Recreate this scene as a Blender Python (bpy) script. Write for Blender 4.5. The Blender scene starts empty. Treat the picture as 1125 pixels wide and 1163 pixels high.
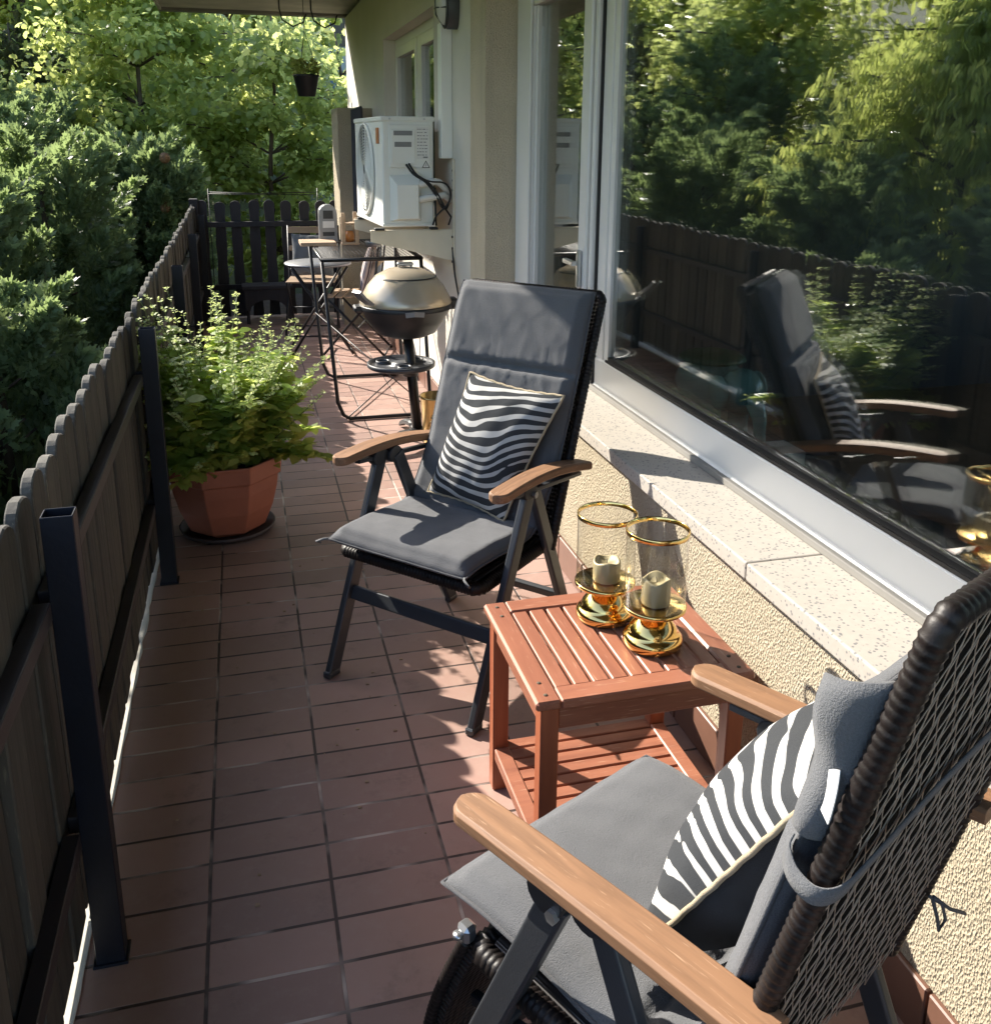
import bpy, math, random
import numpy as np
from mathutils import Vector, Matrix
rad = math.radians
scene = bpy.context.scene
COL = scene.collection
random.seed(7)
rng = np.random.default_rng(11)

# ------------------------------------------------------------------ camera
cam_d = bpy.data.cameras.new("camera"); cam = bpy.data.objects.new("camera", cam_d); COL.objects.link(cam)
F, PX, PY, W, H = 1070.9, 562.5, 449.56, 1125.0, 1163.0
YAW, PITCH, ROLL = 0.2593, -0.2642, 0.0065
cy, sy, cp, sp = math.cos(YAW), math.sin(YAW), math.cos(PITCH), math.sin(PITCH)
fw = Vector((sy*cp, cy*cp, sp)); rt = Vector((cy, -sy, 0)); up = rt.cross(fw)
cr, sr = math.cos(ROLL), math.sin(ROLL)
r2 = cr*rt + sr*up; u2 = -sr*rt + cr*up
M = Matrix(((r2.x, u2.x, -fw.x, .1525), (r2.y, u2.y, -fw.y, -2.9195), (r2.z, u2.z, -fw.z, 1.5305), (0, 0, 0, 1)))
cam.matrix_world = M
cam_d.sensor_fit = 'VERTICAL'; cam_d.sensor_height = 24.0; cam_d.lens = F/H*24.0
cam_d.shift_x = -(PX-W/2)/H; cam_d.shift_y = (PY-H/2)/H
cam_d.clip_start = .02; cam_d.clip_end = 500
scene.camera = cam

# ------------------------------------------------------------------ light
w = bpy.data.worlds.new("World"); scene.world = w; w.use_nodes = True
nt = w.node_tree; bg = nt.nodes['Background']
sky = nt.nodes.new('ShaderNodeTexSky'); sky.sky_type = 'NISHITA'; sky.sun_disc = False
SUN_EL, SUN_AZ = rad(33.8), rad(-38.0)
sky.sun_elevation = SUN_EL; sky.sun_rotation = SUN_AZ
sky.altitude = 200; sky.dust_density = 1.5
nt.links.new(sky.outputs[0], bg.inputs[0]); bg.inputs[1].default_value = 0.15
sd = bpy.data.lights.new("sun", 'SUN'); so = bpy.data.objects.new("sun", sd); COL.objects.link(so)
sd.energy = 3.75; sd.angle = rad(0.5); sd.color = (1, .93, .82)
tosun = Vector((math.sin(SUN_AZ)*math.cos(SUN_EL), math.cos(SUN_AZ)*math.cos(SUN_EL), math.sin(SUN_EL)))
so.rotation_euler = tosun.to_track_quat('Z', 'Y').to_euler(); so.location = tosun*30
vs = scene.view_settings; vs.view_transform = 'Standard'; vs.look = 'None'; vs.gamma = 1; vs.exposure = 1.74
cyc = scene.cycles
cyc.transparent_max_bounces = 24; cyc.max_bounces = 10; cyc.caustics_reflective = False; cyc.caustics_refractive = False

# ------------------------------------------------------------------ materials
MATS = {}
class G:
    def __init__(s, name):
        s.m = bpy.data.materials.new(name); s.m.use_nodes = True; s.t = s.m.node_tree
        s.b = s.t.nodes['Principled BSDF']; s.out = s.t.nodes['Material Output']; MATS[name] = s.m
    def n(s, typ, ins=None, **kw):
        x = s.t.nodes.new('ShaderNode'+typ)
        for k, v in kw.items(): setattr(x, k, v)
        for k, v in (ins or {}).items(): s.set(x.inputs[k], v)
        return x
    def set(s, sock, v):
        if isinstance(v, bpy.types.NodeSocket): s.t.links.new(v, sock)
        elif isinstance(v, bpy.types.Node): s.t.links.new(v.outputs[0], sock)
        elif isinstance(v, (tuple, list)) and len(v) == 3 and sock.type == 'RGBA': sock.default_value = (*v, 1)
        else: sock.default_value = v
    def P(s, **kw):
        al = dict(base='Base Color', rough='Roughness', metal='Metallic', normal='Normal', spec='Specular IOR Level', coat='Coat Weight', sheen='Sheen Weight', sub='Subsurface Weight')
        for k, v in kw.items(): s.set(s.b.inputs[al[k]], v)
    def math(s, op, a, b=0.0, c=None, clamp=False):
        x = s.n('Math', operation=op, use_clamp=clamp); s.set(x.inputs[0], a); s.set(x.inputs[1], b)
        if c is not None: s.set(x.inputs[2], c)
        return x.outputs[0]
    def mix(s, fac, a, b):
        x = s.n('Mix', data_type='RGBA'); s.set(x.inputs[0], fac); s.set(x.inputs[6], a); s.set(x.inputs[7], b); return x.outputs[2]
    def ramp(s, fac, stops):
        x = s.n('ValToRGB'); s.set(x.inputs[0], fac); e = x.color_ramp.elements
        while len(e) < len(stops): e.new(.5)
        for i, (p, c) in enumerate(stops): e[i].position = p; e[i].color = (*c, 1) if len(c) == 3 else c
        return x.outputs[0]
    def obj(s, scale=(1, 1, 1), gen='Object'):
        tc = s.n('TexCoord'); mp = s.n('Mapping'); s.set(mp.inputs[0], tc.outputs[gen]); mp.inputs[3].default_value = scale; return mp.outputs[0]
    def noise(s, vec, scale, detail=4, rough=.55, dist=0):
        x = s.n('TexNoise', {'Scale': scale, 'Detail': detail, 'Roughness': rough, 'Distortion': dist}); s.set(x.inputs['Vector'], vec); return x.outputs[0]
    def bump(s, h, strength=.3, dist=.01):
        x = s.n('Bump', {'Strength': strength, 'Distance': dist}); s.set(x.inputs['Height'], h); return x.outputs[0]

def mat_simple(name, col, rough=.6, metal=0, var=.12, bscale=60, bstr=.15, vscale=4, scale=(1, 1, 1), bd=.003, spec=.5):
    g = G(name); v = g.obj(scale)
    n1 = g.noise(v, vscale, 5); lo = tuple(c*(1-var) for c in col); hi = tuple(min(1, c*(1+var)) for c in col)
    g.P(base=g.ramp(n1, [(.3, lo), (.7, hi)]), rough=rough, metal=metal, spec=spec)
    if bstr: g.P(normal=g.bump(g.noise(v, bscale, 4), bstr, bd))
    return g.m
def M_wood(name, col, dark, rough=.5, axis='y', freq=1.0, bstr=.2, speck=None):
    g = G(name); s = {'x': (2, 30, 30), 'y': (30, 2, 30), 'z': (30, 30, 2)}[axis]
    v = g.obj(tuple(q*freq for q in s)); n = g.noise(v, 1.2, 6, .6, .6)
    v2 = g.obj((1, 1, 1)); n2 = g.noise(v2, 7, 4)
    c = g.ramp(n, [(.25, dark), (.55, col), (.8, tuple(min(1, q*1.15) for q in col))])
    c = g.mix(g.math('MULTIPLY', n2, .5), c, tuple(q*.7 for q in col))
    if speck:
        sp_ = g.noise(g.obj(tuple(q*3 for q in s)), 3, 3)
        c = g.mix(g.ramp(sp_, [(.62, (0, 0, 0)), (.72, (1, 1, 1))]), c, speck)
    g.P(base=c, rough=rough, normal=g.bump(n, bstr, .002)); return g.m

def tiles():
    g = G('tiles'); tc = g.n('TexCoord'); mp = g.n('Mapping'); g.set(mp.inputs[0], tc.outputs['Object'])
    wob = g.n('TexNoise', {'Scale': 3.0}); g.set(wob.inputs['Vector'], tc.outputs['Object'])
    wv = g.n('VectorMath', operation='SCALE'); g.set(wv.inputs[0], g.n('VectorMath', operation='SUBTRACT', ins={0: wob.outputs[1], 1: (.5, .5, .5)}).outputs[0]); wv.inputs['Scale'].default_value = .004
    ad = g.n('VectorMath', operation='ADD'); g.set(ad.inputs[0], mp.outputs[0]); g.set(ad.inputs[1], wv.outputs[0])
    b = g.n('TexBrick', {'Scale': 1.0, 'Mortar Size': .0045, 'Mortar Smooth': .35, 'Bias': 0.0, 'Brick Width': .25, 'Row Height': .1097}, offset=0.0, squash=1.0)
    g.set(b.inputs['Vector'], ad.outputs[0])
    g.set(b.inputs['Color1'], (.45, .285, .235)); g.set(b.inputs['Color2'], (.28, .18, .155)); g.set(b.inputs['Mortar'], (.56, .47, .41))
    n = g.noise(tc.outputs['Object'], 1.7, 6, .6); n3 = g.noise(tc.outputs['Object'], 22, 6, .7)
    c = g.mix(g.ramp(n, [(.35, (0, 0, 0)), (.7, (.5, .5, .5))]), b.outputs[0], (.25, .175, .145))
    c = g.mix(g.math('MULTIPLY', g.ramp(n3, [(.5, (0, 0, 0)), (.78, (1, 1, 1))]), .35), c, (.42, .33, .27))
    nb = g.noise(tc.outputs['Object'], .9, 3, .5); c = g.mix(g.ramp(nb, [(.50, (0, 0, 0)), (.72, (.4, .4, .4))]), c, (.38, .225, .145))
    sp_ = g.noise(tc.outputs['Object'], 7, 7, .75); c = g.mix(g.ramp(sp_, [(.56, (0, 0, 0)), (.70, (.45, .45, .45))]), c, (.15, .105, .09))
    # dark grime in the joints of random stretches
    nj = g.noise(tc.outputs['Object'], 3.5, 3)
    fj = g.math('MULTIPLY', b.outputs['Fac'], g.ramp(nj, [(.38, (0, 0, 0)), (.50, (1, 1, 1))]))
    c = g.mix(fj, c, (.06, .04, .035))
    h = g.math('SUBTRACT', g.math('MULTIPLY', n3, .15), b.outputs['Fac'])
    g.P(base=c, rough=g.math('ADD', g.math('MULTIPLY', n3, .25), .36), normal=g.bump(h, .6, .003), spec=.45); return g.m
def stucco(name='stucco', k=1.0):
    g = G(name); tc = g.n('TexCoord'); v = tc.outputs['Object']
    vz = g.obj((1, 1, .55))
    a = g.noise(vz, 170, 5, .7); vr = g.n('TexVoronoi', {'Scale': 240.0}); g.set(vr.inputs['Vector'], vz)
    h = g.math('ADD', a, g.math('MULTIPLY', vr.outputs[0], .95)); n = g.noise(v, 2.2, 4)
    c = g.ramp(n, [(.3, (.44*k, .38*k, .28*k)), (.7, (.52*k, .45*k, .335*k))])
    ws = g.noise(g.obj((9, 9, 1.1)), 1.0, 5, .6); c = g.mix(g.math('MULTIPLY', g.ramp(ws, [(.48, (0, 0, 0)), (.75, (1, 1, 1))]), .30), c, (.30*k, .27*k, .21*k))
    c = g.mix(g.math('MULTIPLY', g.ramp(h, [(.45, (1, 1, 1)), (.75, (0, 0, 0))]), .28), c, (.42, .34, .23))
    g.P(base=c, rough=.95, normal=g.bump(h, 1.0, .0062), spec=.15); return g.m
def stucco_fine():
    g = G('stucco_grey'); v = g.obj((1, 1, .12)); h = g.noise(v, 130, 4, .6); n = g.noise(g.obj(), 1.3, 4)
    g.P(base=g.ramp(n, [(.3, (.60, .57, .50)), (.7, (.68, .64, .56))]), rough=.95, normal=g.bump(h, .7, .006), spec=.15); return g.m
def granite():
    g = G('granite'); v = g.obj(); a = g.n('TexVoronoi', {'Scale': 95.0, 'Randomness': 1.0}); g.set(a.inputs['Vector'], v)
    n = g.noise(v, 38, 3); f = g.math('MULTIPLY', g.ramp(a.outputs[0], [(.22, (1, 1, 1)), (.36, (0, 0, 0))]), g.ramp(n, [(.42, (0, 0, 0)), (.50, (1, 1, 1))]))
    c = g.mix(g.noise(v, 60, 4), (.46, .425, .375), (.37, .34, .30)); c = g.mix(f, c, (.17, .17, .175))
    g.P(base=c, rough=.5, normal=g.bump(a.outputs[0], .1, .001)); return g.m
def fabric(name, col, dark, scale=900):
    g = G(name); tc = g.n('TexCoord'); v = tc.outputs['Object']; n = g.noise(v, scale, 2, .7); n2 = g.noise(v, 9, 4)
    c = g.mix(n, dark, col); c = g.mix(g.math('MULTIPLY', n2, .35), c, tuple(q*.72 for q in col))
    g.P(base=c, rough=.95, sheen=.15, spec=.1, normal=g.bump(g.math('ADD', n, g.math('MULTIPLY', n2, .8)), .7, .0022)); return g.m
def zebra():
    g = G('zebra'); tc = g.n('TexCoord'); uv = tc.outputs['UV']; s = g.n('SeparateXYZ'); g.set(s.inputs[0], uv); u, v = s.outputs[0], s.outputs[1]
    wn = g.n('TexNoise', {'Scale': 1.7, 'Detail': .6}); g.set(wn.inputs['Vector'], g.obj((1, 1, 1), 'UV'))
    n2 = g.n('TexNoise', {'Scale': 1.0, 'Detail': 2.0}); g.set(n2.inputs['Vector'], g.obj((2.6, 9, 1), 'UV'))
    ph = g.math('ADD', g.math('ADD', g.math('MULTIPLY', v, 12.5), g.math('MULTIPLY', u, 2.4)), g.math('MULTIPLY', wn.outputs[0], 4.6))
    # bend the bands down towards the sides
    uu = g.math('SUBTRACT', u, .25); ph = g.math('ADD', ph, g.math('MULTIPLY', g.math('MULTIPLY', uu, uu), -7.0))
    st = g.math('SINE', g.math('MULTIPLY', ph, 6.2832))
    f = g.math('ADD', st, g.math('MULTIPLY', g.math('SUBTRACT', n2.outputs[0], .5), 3.4))
    f = g.ramp(g.math('MULTIPLY', g.math('SUBTRACT', f, .16), 9, clamp=True), [(0, (0, 0, 0)), (1, (1, 1, 1))])
    wv = g.noise(g.obj((1, 1, 1)), 700, 2)
    c = g.mix(f, g.mix(wv, (.026, .028, .031), (.055, .058, .062)), g.mix(wv, (.40, .395, .38), (.48, .47, .45)))
    g.P(base=c, rough=.95, spec=.1, sheen=.02, normal=g.bump(g.math('ADD', wv, g.math('MULTIPLY', f, .6)), .4, .001)); return g.m
def leafm(name, cols, trans, rough=.45, tw=.5):
    g = G(name); geo = g.n('NewGeometry'); r = geo.outputs['Random Per Island']
    c = g.ramp(r, [(i/(len(cols)-1), c) for i, c in enumerate(cols)])
    g.P(base=c, rough=rough, spec=.5)
    tr = g.n('BsdfTranslucent'); g.set(tr.inputs[0], g.mix(1.0, c, trans) if False else g.mix(.65, c, trans))
    ms = g.n('MixShader', {0: tw}); g.set(ms.inputs[1], g.b.outputs[0]); g.set(ms.inputs[2], tr.outputs[0]); g.set(g.out.inputs[0], ms.outputs[0]); return g.m
def glass(name, tint=(1, 1, 1), ior=1.5, rough=0.0):
    g = G(name); geo = g.n('NewGeometry'); i = g.math('ADD', g.math('MULTIPLY', geo.outputs['Backfacing'], 1/ior-ior), ior)
    fr = g.n('Fresnel'); g.set(fr.inputs[0], i); t = g.n('BsdfTransparent'); g.set(t.inputs[0], tint)
    gl = g.n('BsdfGlossy', {'Roughness': rough}); ms = g.n('MixShader'); g.set(ms.inputs[0], fr.outputs[0]); g.set(ms.inputs[1], t.outputs[0]); g.set(ms.inputs[2], gl.outputs[0])
    g.set(g.out.inputs[0], ms.outputs[0]); g.t.nodes.remove(g.b); return g.m
def wicker(name, ca, cb, sx=60, sz=60):
    g = G(name); tc = g.n('TexCoord'); v = tc.outputs['Object']
    wv = g.n('TexWave', {'Scale': 28.0, 'Distortion': 0.0}, bands_direction='Z'); g.set(wv.inputs['Vector'], v)
    ck = g.n('TexWave', {'Scale': 22.0}, bands_direction='X'); g.set(ck.inputs['Vector'], v)
    h = g.math('MULTIPLY', wv.outputs[1], ck.outputs[1]); c = g.mix(h, ca, cb)
    g.P(base=c, rough=.35, normal=g.bump(h, 1.0, .004)); return g.m
def stripes():
    g = G('striped_cotton'); tc = g.n('TexCoord'); s = g.n('SeparateXYZ'); g.set(s.inputs[0], tc.outputs['UV'])
    f = g.math('FRACT', g.math('MULTIPLY', s.outputs[0], 3.0))
    c = g.ramp(f, [(0, (.50, .40, .38)), (.60, (.50, .40, .38)), (.62, (.05, .04, .07)), (.70, (.05, .04, .07)), (.72, (.55, .5, .5)), (.82, (.55, .5, .5)), (.84, (.05, .04, .07)), (.92, (.05, .04, .07)), (.94, (.5, .4, .38))])
    g.P(base=c, rough=.9); return g.m

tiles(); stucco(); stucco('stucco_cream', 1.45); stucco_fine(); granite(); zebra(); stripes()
fabric('grey_canvas', (.155, .158, .165), (.07, .073, .08), 480)
fabric('grey_canvas_edge', (.12, .122, .128), (.06, .062, .068), 480)
fabric('grey_canvas_light', (.20, .205, .21), (.13, .135, .14))
fabric('black_cloth', (.02, .02, .022), (.01, .01, .012)); fabric('cream_piping', (.5, .42, .28), (.38, .3, .2)); fabric('white_cloth', (.75, .75, .73), (.6, .6, .6))
fabric('sofa_cloth', (.6, .59, .56), (.5, .5, .48)); fabric('screen_cloth', (.10, .10, .115), (.06, .06, .07))
M_wood('teak', (.26, .135, .068), (.14, .07, .034), .62, 'y', 2.0, .3, speck=(.36, .22, .13))
M_wood('red_wood', (.34, .135, .08), (.20, .07, .045), .38, 'y', .8, .15, speck=(.44, .24, .16))
M_wood('red_wood_cross', (.34, .135, .08), (.20, .07, .045), .38, 'x', .8, .15, speck=(.44, .24, .16))
M_wood('red_wood_up', (.38, .12, .055), (.24, .06, .03), .45, 'z', .8, .12)
M_wood('picket_wood', (.088, .082, .070), (.028, .026, .025), .9, 'z', 1.0, .9, speck=(.15, .145, .11))
def per_object(name, lo, hi):
    m_ = MATS[name]; t = m_.node_tree; b = t.nodes['Principled BSDF']; src = b.inputs['Base Color'].links[0].from_socket
    oi = t.nodes.new('ShaderNodeObjectInfo'); mr = t.nodes.new('ShaderNodeMapRange'); mr.inputs[3].default_value = lo; mr.inputs[4].default_value = hi; t.links.new(oi.outputs['Random'], mr.inputs[0])
    vm = t.nodes.new('ShaderNodeVectorMath'); vm.operation = 'SCALE'; t.links.new(src, vm.inputs[0]); t.links.new(mr.outputs[0], vm.inputs['Scale']); t.links.new(vm.outputs[0], b.inputs['Base Color'])
per_object('picket_wood', .5, 1.5)
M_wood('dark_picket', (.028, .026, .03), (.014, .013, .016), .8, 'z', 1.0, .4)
M_wood('bark', (.12, .09, .06), (.05, .04, .03), .95, 'z', .4, .8)
M_wood('old_board', (.42, .30, .20), (.25, .17, .1), .8, 'x', .6, .2); M_wood('parquet', (.25, .15, .08), (.15, .09, .05), .4, 'y', .2, .05)
mat_simple('navy_metal', (.006, .008, .015), .42, .0, .3, 90, .15, 6, spec=.35)
mat_simple('rail_metal', (.03, .026, .03), .5, 0, .2, 90, .1, 6)
mat_simple('chair_metal', (.055, .06, .068), .38, .35, .12, 300, .12, 5)
mat_simple('bare_metal', (.55, .56, .57), .3, .9, .1, 200, .05)
mat_simple('black_metal', (.012, .012, .014), .4, .2, .2, 120, .1); mat_simple('black_plastic', (.018, .019, .022), .45, 0, .15, 200, .08)
mat_simple('dark_wicker', (.010, .007, .0065), .5, 0, .6, 80, .3, 25, spec=.35); mat_simple('back_liner', (.003, .003, .003), .95, 0, .2, 50, .1, 5, spec=.1)
mat_simple('wicker_glint', (.36, .30, .24), .3, 0, .3, 120, .2, 60)  # weave strands painted tan for the sunlit wall reflected in them
wicker('seat_wicker', (.008, .007, .007), (.05, .045, .045))
mat_simple('brass', (.83, .56, .20), .12, 1, .08, 30, .03, 8); mat_simple('candle_wax', (.42, .35, .20), .45, 0, .05, 30, .2)
mat_simple('gilt_tin', (.60, .42, .17), .28, .9, .25, 30, .15, 8)
mat_simple('upvc', (.72, .71, .68), .3, 0, .03, 5, .02, 2); mat_simple('rail_grey', (.22, .21, .19), .6, 0, .15, 20, .1, 3); mat_simple('rubber', (.012, .012, .013), .6, 0, .1, 50, .05)
mat_simple('ac_paint', (.80, .80, .75), .4, 0, .05, 30, .03, 3); mat_simple('bracket_paint', (.62, .56, .44), .5, 0, .08, 30, .05, 5)
mat_simple('bronze_enamel', (.50, .42, .31), .25, .3, .06, 20, .02, 3); mat_simple('terracotta', (.36, .12, .07), .6, 0, .12, 60, .12, 6)
mat_simple('skirting_tile', (.17, .085, .058), .45, 0, .15, 40, .1, 5); mat_simple('saucer', (.05, .035, .035), .6); mat_simple('soil', (.05, .035, .025), .95, 0, .4, 60, 1.0, 20, bd=.01)
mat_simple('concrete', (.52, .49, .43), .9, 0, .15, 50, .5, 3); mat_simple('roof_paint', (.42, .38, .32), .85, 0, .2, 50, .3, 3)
mat_simple('gutter', (.16, .145, .125), .7, 0, .25, 50, .3, 3)
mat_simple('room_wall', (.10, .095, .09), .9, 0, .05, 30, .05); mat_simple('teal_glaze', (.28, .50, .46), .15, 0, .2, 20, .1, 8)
mat_simple('blue_plastic', (.14, .25, .46), .4, 0, .06, 10, 0); mat_simple('green_plastic', (.03, .12, .07), .5, 0, .1, 10, 0)
mat_simple('pale_blue_render', (.42, .48, .58), .9, 0, .05, 10, .1); mat_simple('slate', (.10, .09, .09), .8)
mat_simple('orange_straw', (.22, .12, .05), .7, 0, .3, 60, .5, 30); mat_simple('grey_hose', (.62, .61, .57), .5, 0, .05, 10, .05)
mat_simple('copper_badge', (.45, .16, .06), .4, .2, .3, 20, 0, 60); mat_simple('print_grey', (.22, .22, .22), .7)
mat_simple('lamp_glass', (.55, .55, .52), .2, 0, .1, 40, .2); mat_simple('silver', (.24, .24, .25), .4, .6, .1, 30, .1)
mat_simple('stem_green', (.12, .17, .05), .6); mat_simple('stem_brown', (.14, .09, .05), .8)
mat_simple('amber_glass', (.5, .2, .06), .2); mat_simple('tray_grey', (.05, .053, .06), .4)
def ground_mat():
    g = G('lawn'); v = g.obj(); n = g.noise(v, 3, 6, .7); n2 = g.noise(v, 60, 4)
    g.P(base=g.mix(n2, g.ramp(n, [(.3, (.045, .06, .02)), (.7, (.09, .14, .035))]), (.07, .06, .03)), rough=.95, normal=g.bump(n2, .8, .03)); return g.m
ground_mat()
leafm('leaf_maple', [(.10, .16, .05), (.17, .24, .07), (.26, .32, .09), (.11, .17, .07)], (.92, .98, .34), .25, .62)
leafm('leaf_walnut', [(.09, .15, .04), (.14, .22, .05), (.20, .28, .07)], (.92, .98, .28), .22, .62)
leafm('leaf_thuja', [(.10, .15, .085), (.14, .19, .10), (.19, .24, .12)], (.45, .58, .20), .45, .42)
leafm('leaf_pine', [(.07, .09, .045), (.09, .11, .05), (.13, .10, .06)], (.25, .28, .08), .6, .3)
leafm('leaf_basil', [(.16, .25, .07), (.22, .33, .09), (.30, .40, .11)], (.88, .98, .26), .35, .55)
leafm('flower_basil', [(.40, .52, .20), (.58, .66, .32), (.50, .48, .30)], (.75, .85, .32), .6, .45)
leafm('leaf_yellow', [(.30, .28, .03), (.38, .33, .03)], (.6, .55, .05), .5, .4)
glass('window_glass', (.94, .96, .95), 2.35); glass('clear_glass', (.965, .965, .945), 1.85)
MT = MATS

# ------------------------------------------------------------------ mesh helpers
def tag(o, label=None, cat=None, group=None, kind=None):
    if label: o['label'] = label
    if cat: o['category'] = cat
    if group: o['group'] = group
    if kind: o['kind'] = kind
    return o
def empty(name, loc=(0, 0, 0), rz=0, label=None, cat=None, group=None):
    o = bpy.data.objects.new(name, None); COL.objects.link(o); o.location = loc; o.rotation_euler = (0, 0, rz); o.empty_display_size = .1
    return tag(o, label, cat, group)
def copy_tree(o, parent=None):
    c = o.copy(); COL.objects.link(c); c.parent = parent
    for ch in list(o.children): copy_tree(ch, c)
    return c
def V3(p): return Vector(p)
def cr(pts, n=6):
    P = [Vector(p) for p in pts]; P = [P[0]*2-P[1]]+P+[P[-1]*2-P[-2]]; o = []
    for i in range(1, len(P)-2):
        for k in range(n):
            t = k/n; a, b, c, d = P[i-1:i+3]
            o.append(.5*((2*b)+(c-a)*t+(2*a-5*b+4*c-d)*t*t+(3*b-a-3*c+d)*t**3))
    return o+[P[-2]]
class MB:
    def __init__(s): s.v = []; s.f = []; s.uv = None; s.sm = []
    def add(s, vs_, fs, smooth=False):
        b = len(s.v); s.v += [tuple(p) for p in vs_]
        for f in fs: s.f.append(tuple(i+b for i in f)); s.sm.append(smooth)
        return s
    def box(s, x0, x1, y0, y1, z0, z1):
        return s.add([(x0, y0, z0), (x1, y0, z0), (x1, y1, z0), (x0, y1, z0), (x0, y0, z1), (x1, y0, z1), (x1, y1, z1), (x0, y1, z1)],
                     [(0, 3, 2, 1), (4, 5, 6, 7), (0, 1, 5, 4), (1, 2, 6, 5), (2, 3, 7, 6), (3, 0, 4, 7)])
    def bbox(s, x0, x1, y0, y1, z0, z1, b=.003):
        """box with chamfered edges"""
        c = ((x0+x1)/2, (y0+y1)/2, (z0+z1)/2); h = ((x1-x0)/2, (y1-y0)/2, (z1-z0)/2); b = min(b, min(h)*.6)
        vs_ = []; idx = {}
        for sx in (-1, 1):
            for sy_ in (-1, 1):
                for sz in (-1, 1):
                    for k in range(3):
                        p = [sx*h[0], sy_*h[1], sz*h[2]]
                        for j in range(3):
                            if j != k: p[j] -= (sx, sy_, sz)[j]*b
                        idx[(sx, sy_, sz, k)] = len(vs_); vs_.append((c[0]+p[0], c[1]+p[1], c[2]+p[2]))
        fs = []
        for k in range(3):
            o1, o2 = (k+1) % 3, (k+2) % 3
            for sg in (-1, 1):
                q = []
                for a, d in ((-1, -1), (1, -1), (1, 1), (-1, 1)):
                    t = [0, 0, 0]; t[k] = sg; t[o1] = a; t[o2] = d; q.append(idx[(*t, k)])
                fs.append(tuple(q if sg > 0 else q[::-1]))
            for a in (-1, 1):
                for d in (-1, 1):
                    t0 = [0, 0, 0]; t0[o1] = a; t0[o2] = d; t0[k] = -1; t1 = list(t0); t1[k] = 1
                    q = [idx[(*t0, o1)], idx[(*t1, o1)], idx[(*t1, o2)], idx[(*t0, o2)]]
                    fs.append(tuple(q if a*d < 0 else q[::-1]))
        for sx in (-1, 1):
            for sy_ in (-1, 1):
                for sz in (-1, 1):
                    q = [idx[(sx, sy_, sz, k)] for k in range(3)]; fs.append(tuple(q if sx*sy_*sz > 0 else q[::-1]))
        return s.add(vs_, fs)
    def sweep(s, pts, prof, upv=(0, 0, 1), caps=True, smooth=False, scale=None, closed=False):
        """prof: list of (side, up) offsets; pts path"""
        pts = [V3(p) for p in pts]; n = len(pts); k = len(prof); vs_ = []
        for i, p in enumerate(pts):
            a = pts[(i-1) % n] if (i > 0 or closed) else p; b = pts[(i+1) % n] if (i < n-1 or closed) else p
            t = (b-a).normalized(); sd_ = t.cross(V3(upv))
            if sd_.length < 1e-4: sd_ = t.cross(Vector((0, 1, 0)))
            sd_.normalize(); u_ = sd_.cross(t); sc = scale[i] if scale else 1
            for (x, y) in prof: vs_.append(p+sd_*x*sc+u_*y*sc)
        fs = []
        for i in range(n if closed else n-1):
            j = (i+1) % n
            for q in range(k): r = (q+1) % k; fs.append((i*k+q, i*k+r, j*k+r, j*k+q))
        if caps and not closed: fs.append(tuple(range(k))[::-1]); fs.append(tuple((n-1)*k+q for q in range(k)))
        return s.add(vs_, fs, smooth)
    def tube(s, pts, r, n=8, upv=(0, 0, 1), scale=None, closed=False, smooth=True):
        return s.sweep(pts, [(r*math.cos(2*math.pi*i/n), r*math.sin(2*math.pi*i/n)) for i in range(n)], upv, smooth=smooth, scale=scale, closed=closed)
    def bar(s, a, b, w_, h_, upv=(0, 0, 1), bev=.15):
        e = min(w_, h_)*bev; x, y = w_/2, h_/2
        return s.sweep([a, b], [(-x+e, -y), (x-e, -y), (x, -y+e), (x, y-e), (x-e, y), (-x+e, y), (-x, y-e), (-x, -y+e)], upv)
    def lathe(s, prof, c=(0, 0, 0), n=32, smooth=True, sq=None):
        vs_ = []; k = len(prof)
        for i in range(n):
            a = 2*math.pi*i/n
            for (r, z) in prof: vs_.append((c[0]+r*math.cos(a), c[1]+r*math.sin(a), c[2]+z))
        fs = []
        for i in range(n):
            j = (i+1) % n
            for q in range(k-1): fs.append((i*k+q, j*k+q, j*k+q+1, i*k+q+1))
        return s.add(vs_, fs, smooth)
    def prism(s, poly, axis, a, b):
        """poly in the two other axes, extruded on axis from a to b"""
        def mk(p, t): return {'x': (t, p[0], p[1]), 'y': (p[0], t, p[1]), 'z': (p[0], p[1], t)}[axis]
        k = len(poly); vs_ = [mk(p, a) for p in poly]+[mk(p, b) for p in poly]
        fs = [tuple(range(k))[::-1], tuple(range(k, 2*k))]+[(i, (i+1) % k, k+(i+1) % k, k+i) for i in range(k)]
        return s.add(vs_, fs)
    def grid(s, P, smooth=True, closed_u=False):
        nu, nv = len(P), len(P[0]); fs = []
        for i in range(nu if closed_u else nu-1):
            for j in range(nv-1): i2 = (i+1) % nu; fs.append((i*nv+j, i2*nv+j, i2*nv+j+1, i*nv+j+1))
        return s.add([p for r_ in P for p in r_], fs, smooth)
    def build(s, name, mat, parent=None, loc=None, fixn=True):
        me = bpy.data.meshes.new(name); me.from_pydata(s.v, [], s.f)
        me.polygons.foreach_set('use_smooth', s.sm)
        if fixn:
            import bmesh; bm = bmesh.new(); bm.from_mesh(me); bmesh.ops.recalc_face_normals(bm, faces=bm.faces); bm.to_mesh(me); bm.free()
        if mat: me.materials.append(MT[mat])
        o = bpy.data.objects.new(name, me); COL.objects.link(o)
        if parent: o.parent = parent
        if loc: o.location = loc
        return o
def bev(o, wd=.003, seg=2):
    m = o.modifiers.new('bevel', 'BEVEL'); m.width = wd; m.segments = seg; m.limit_method = 'ANGLE'; m.angle_limit = rad(40); return o

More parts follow.
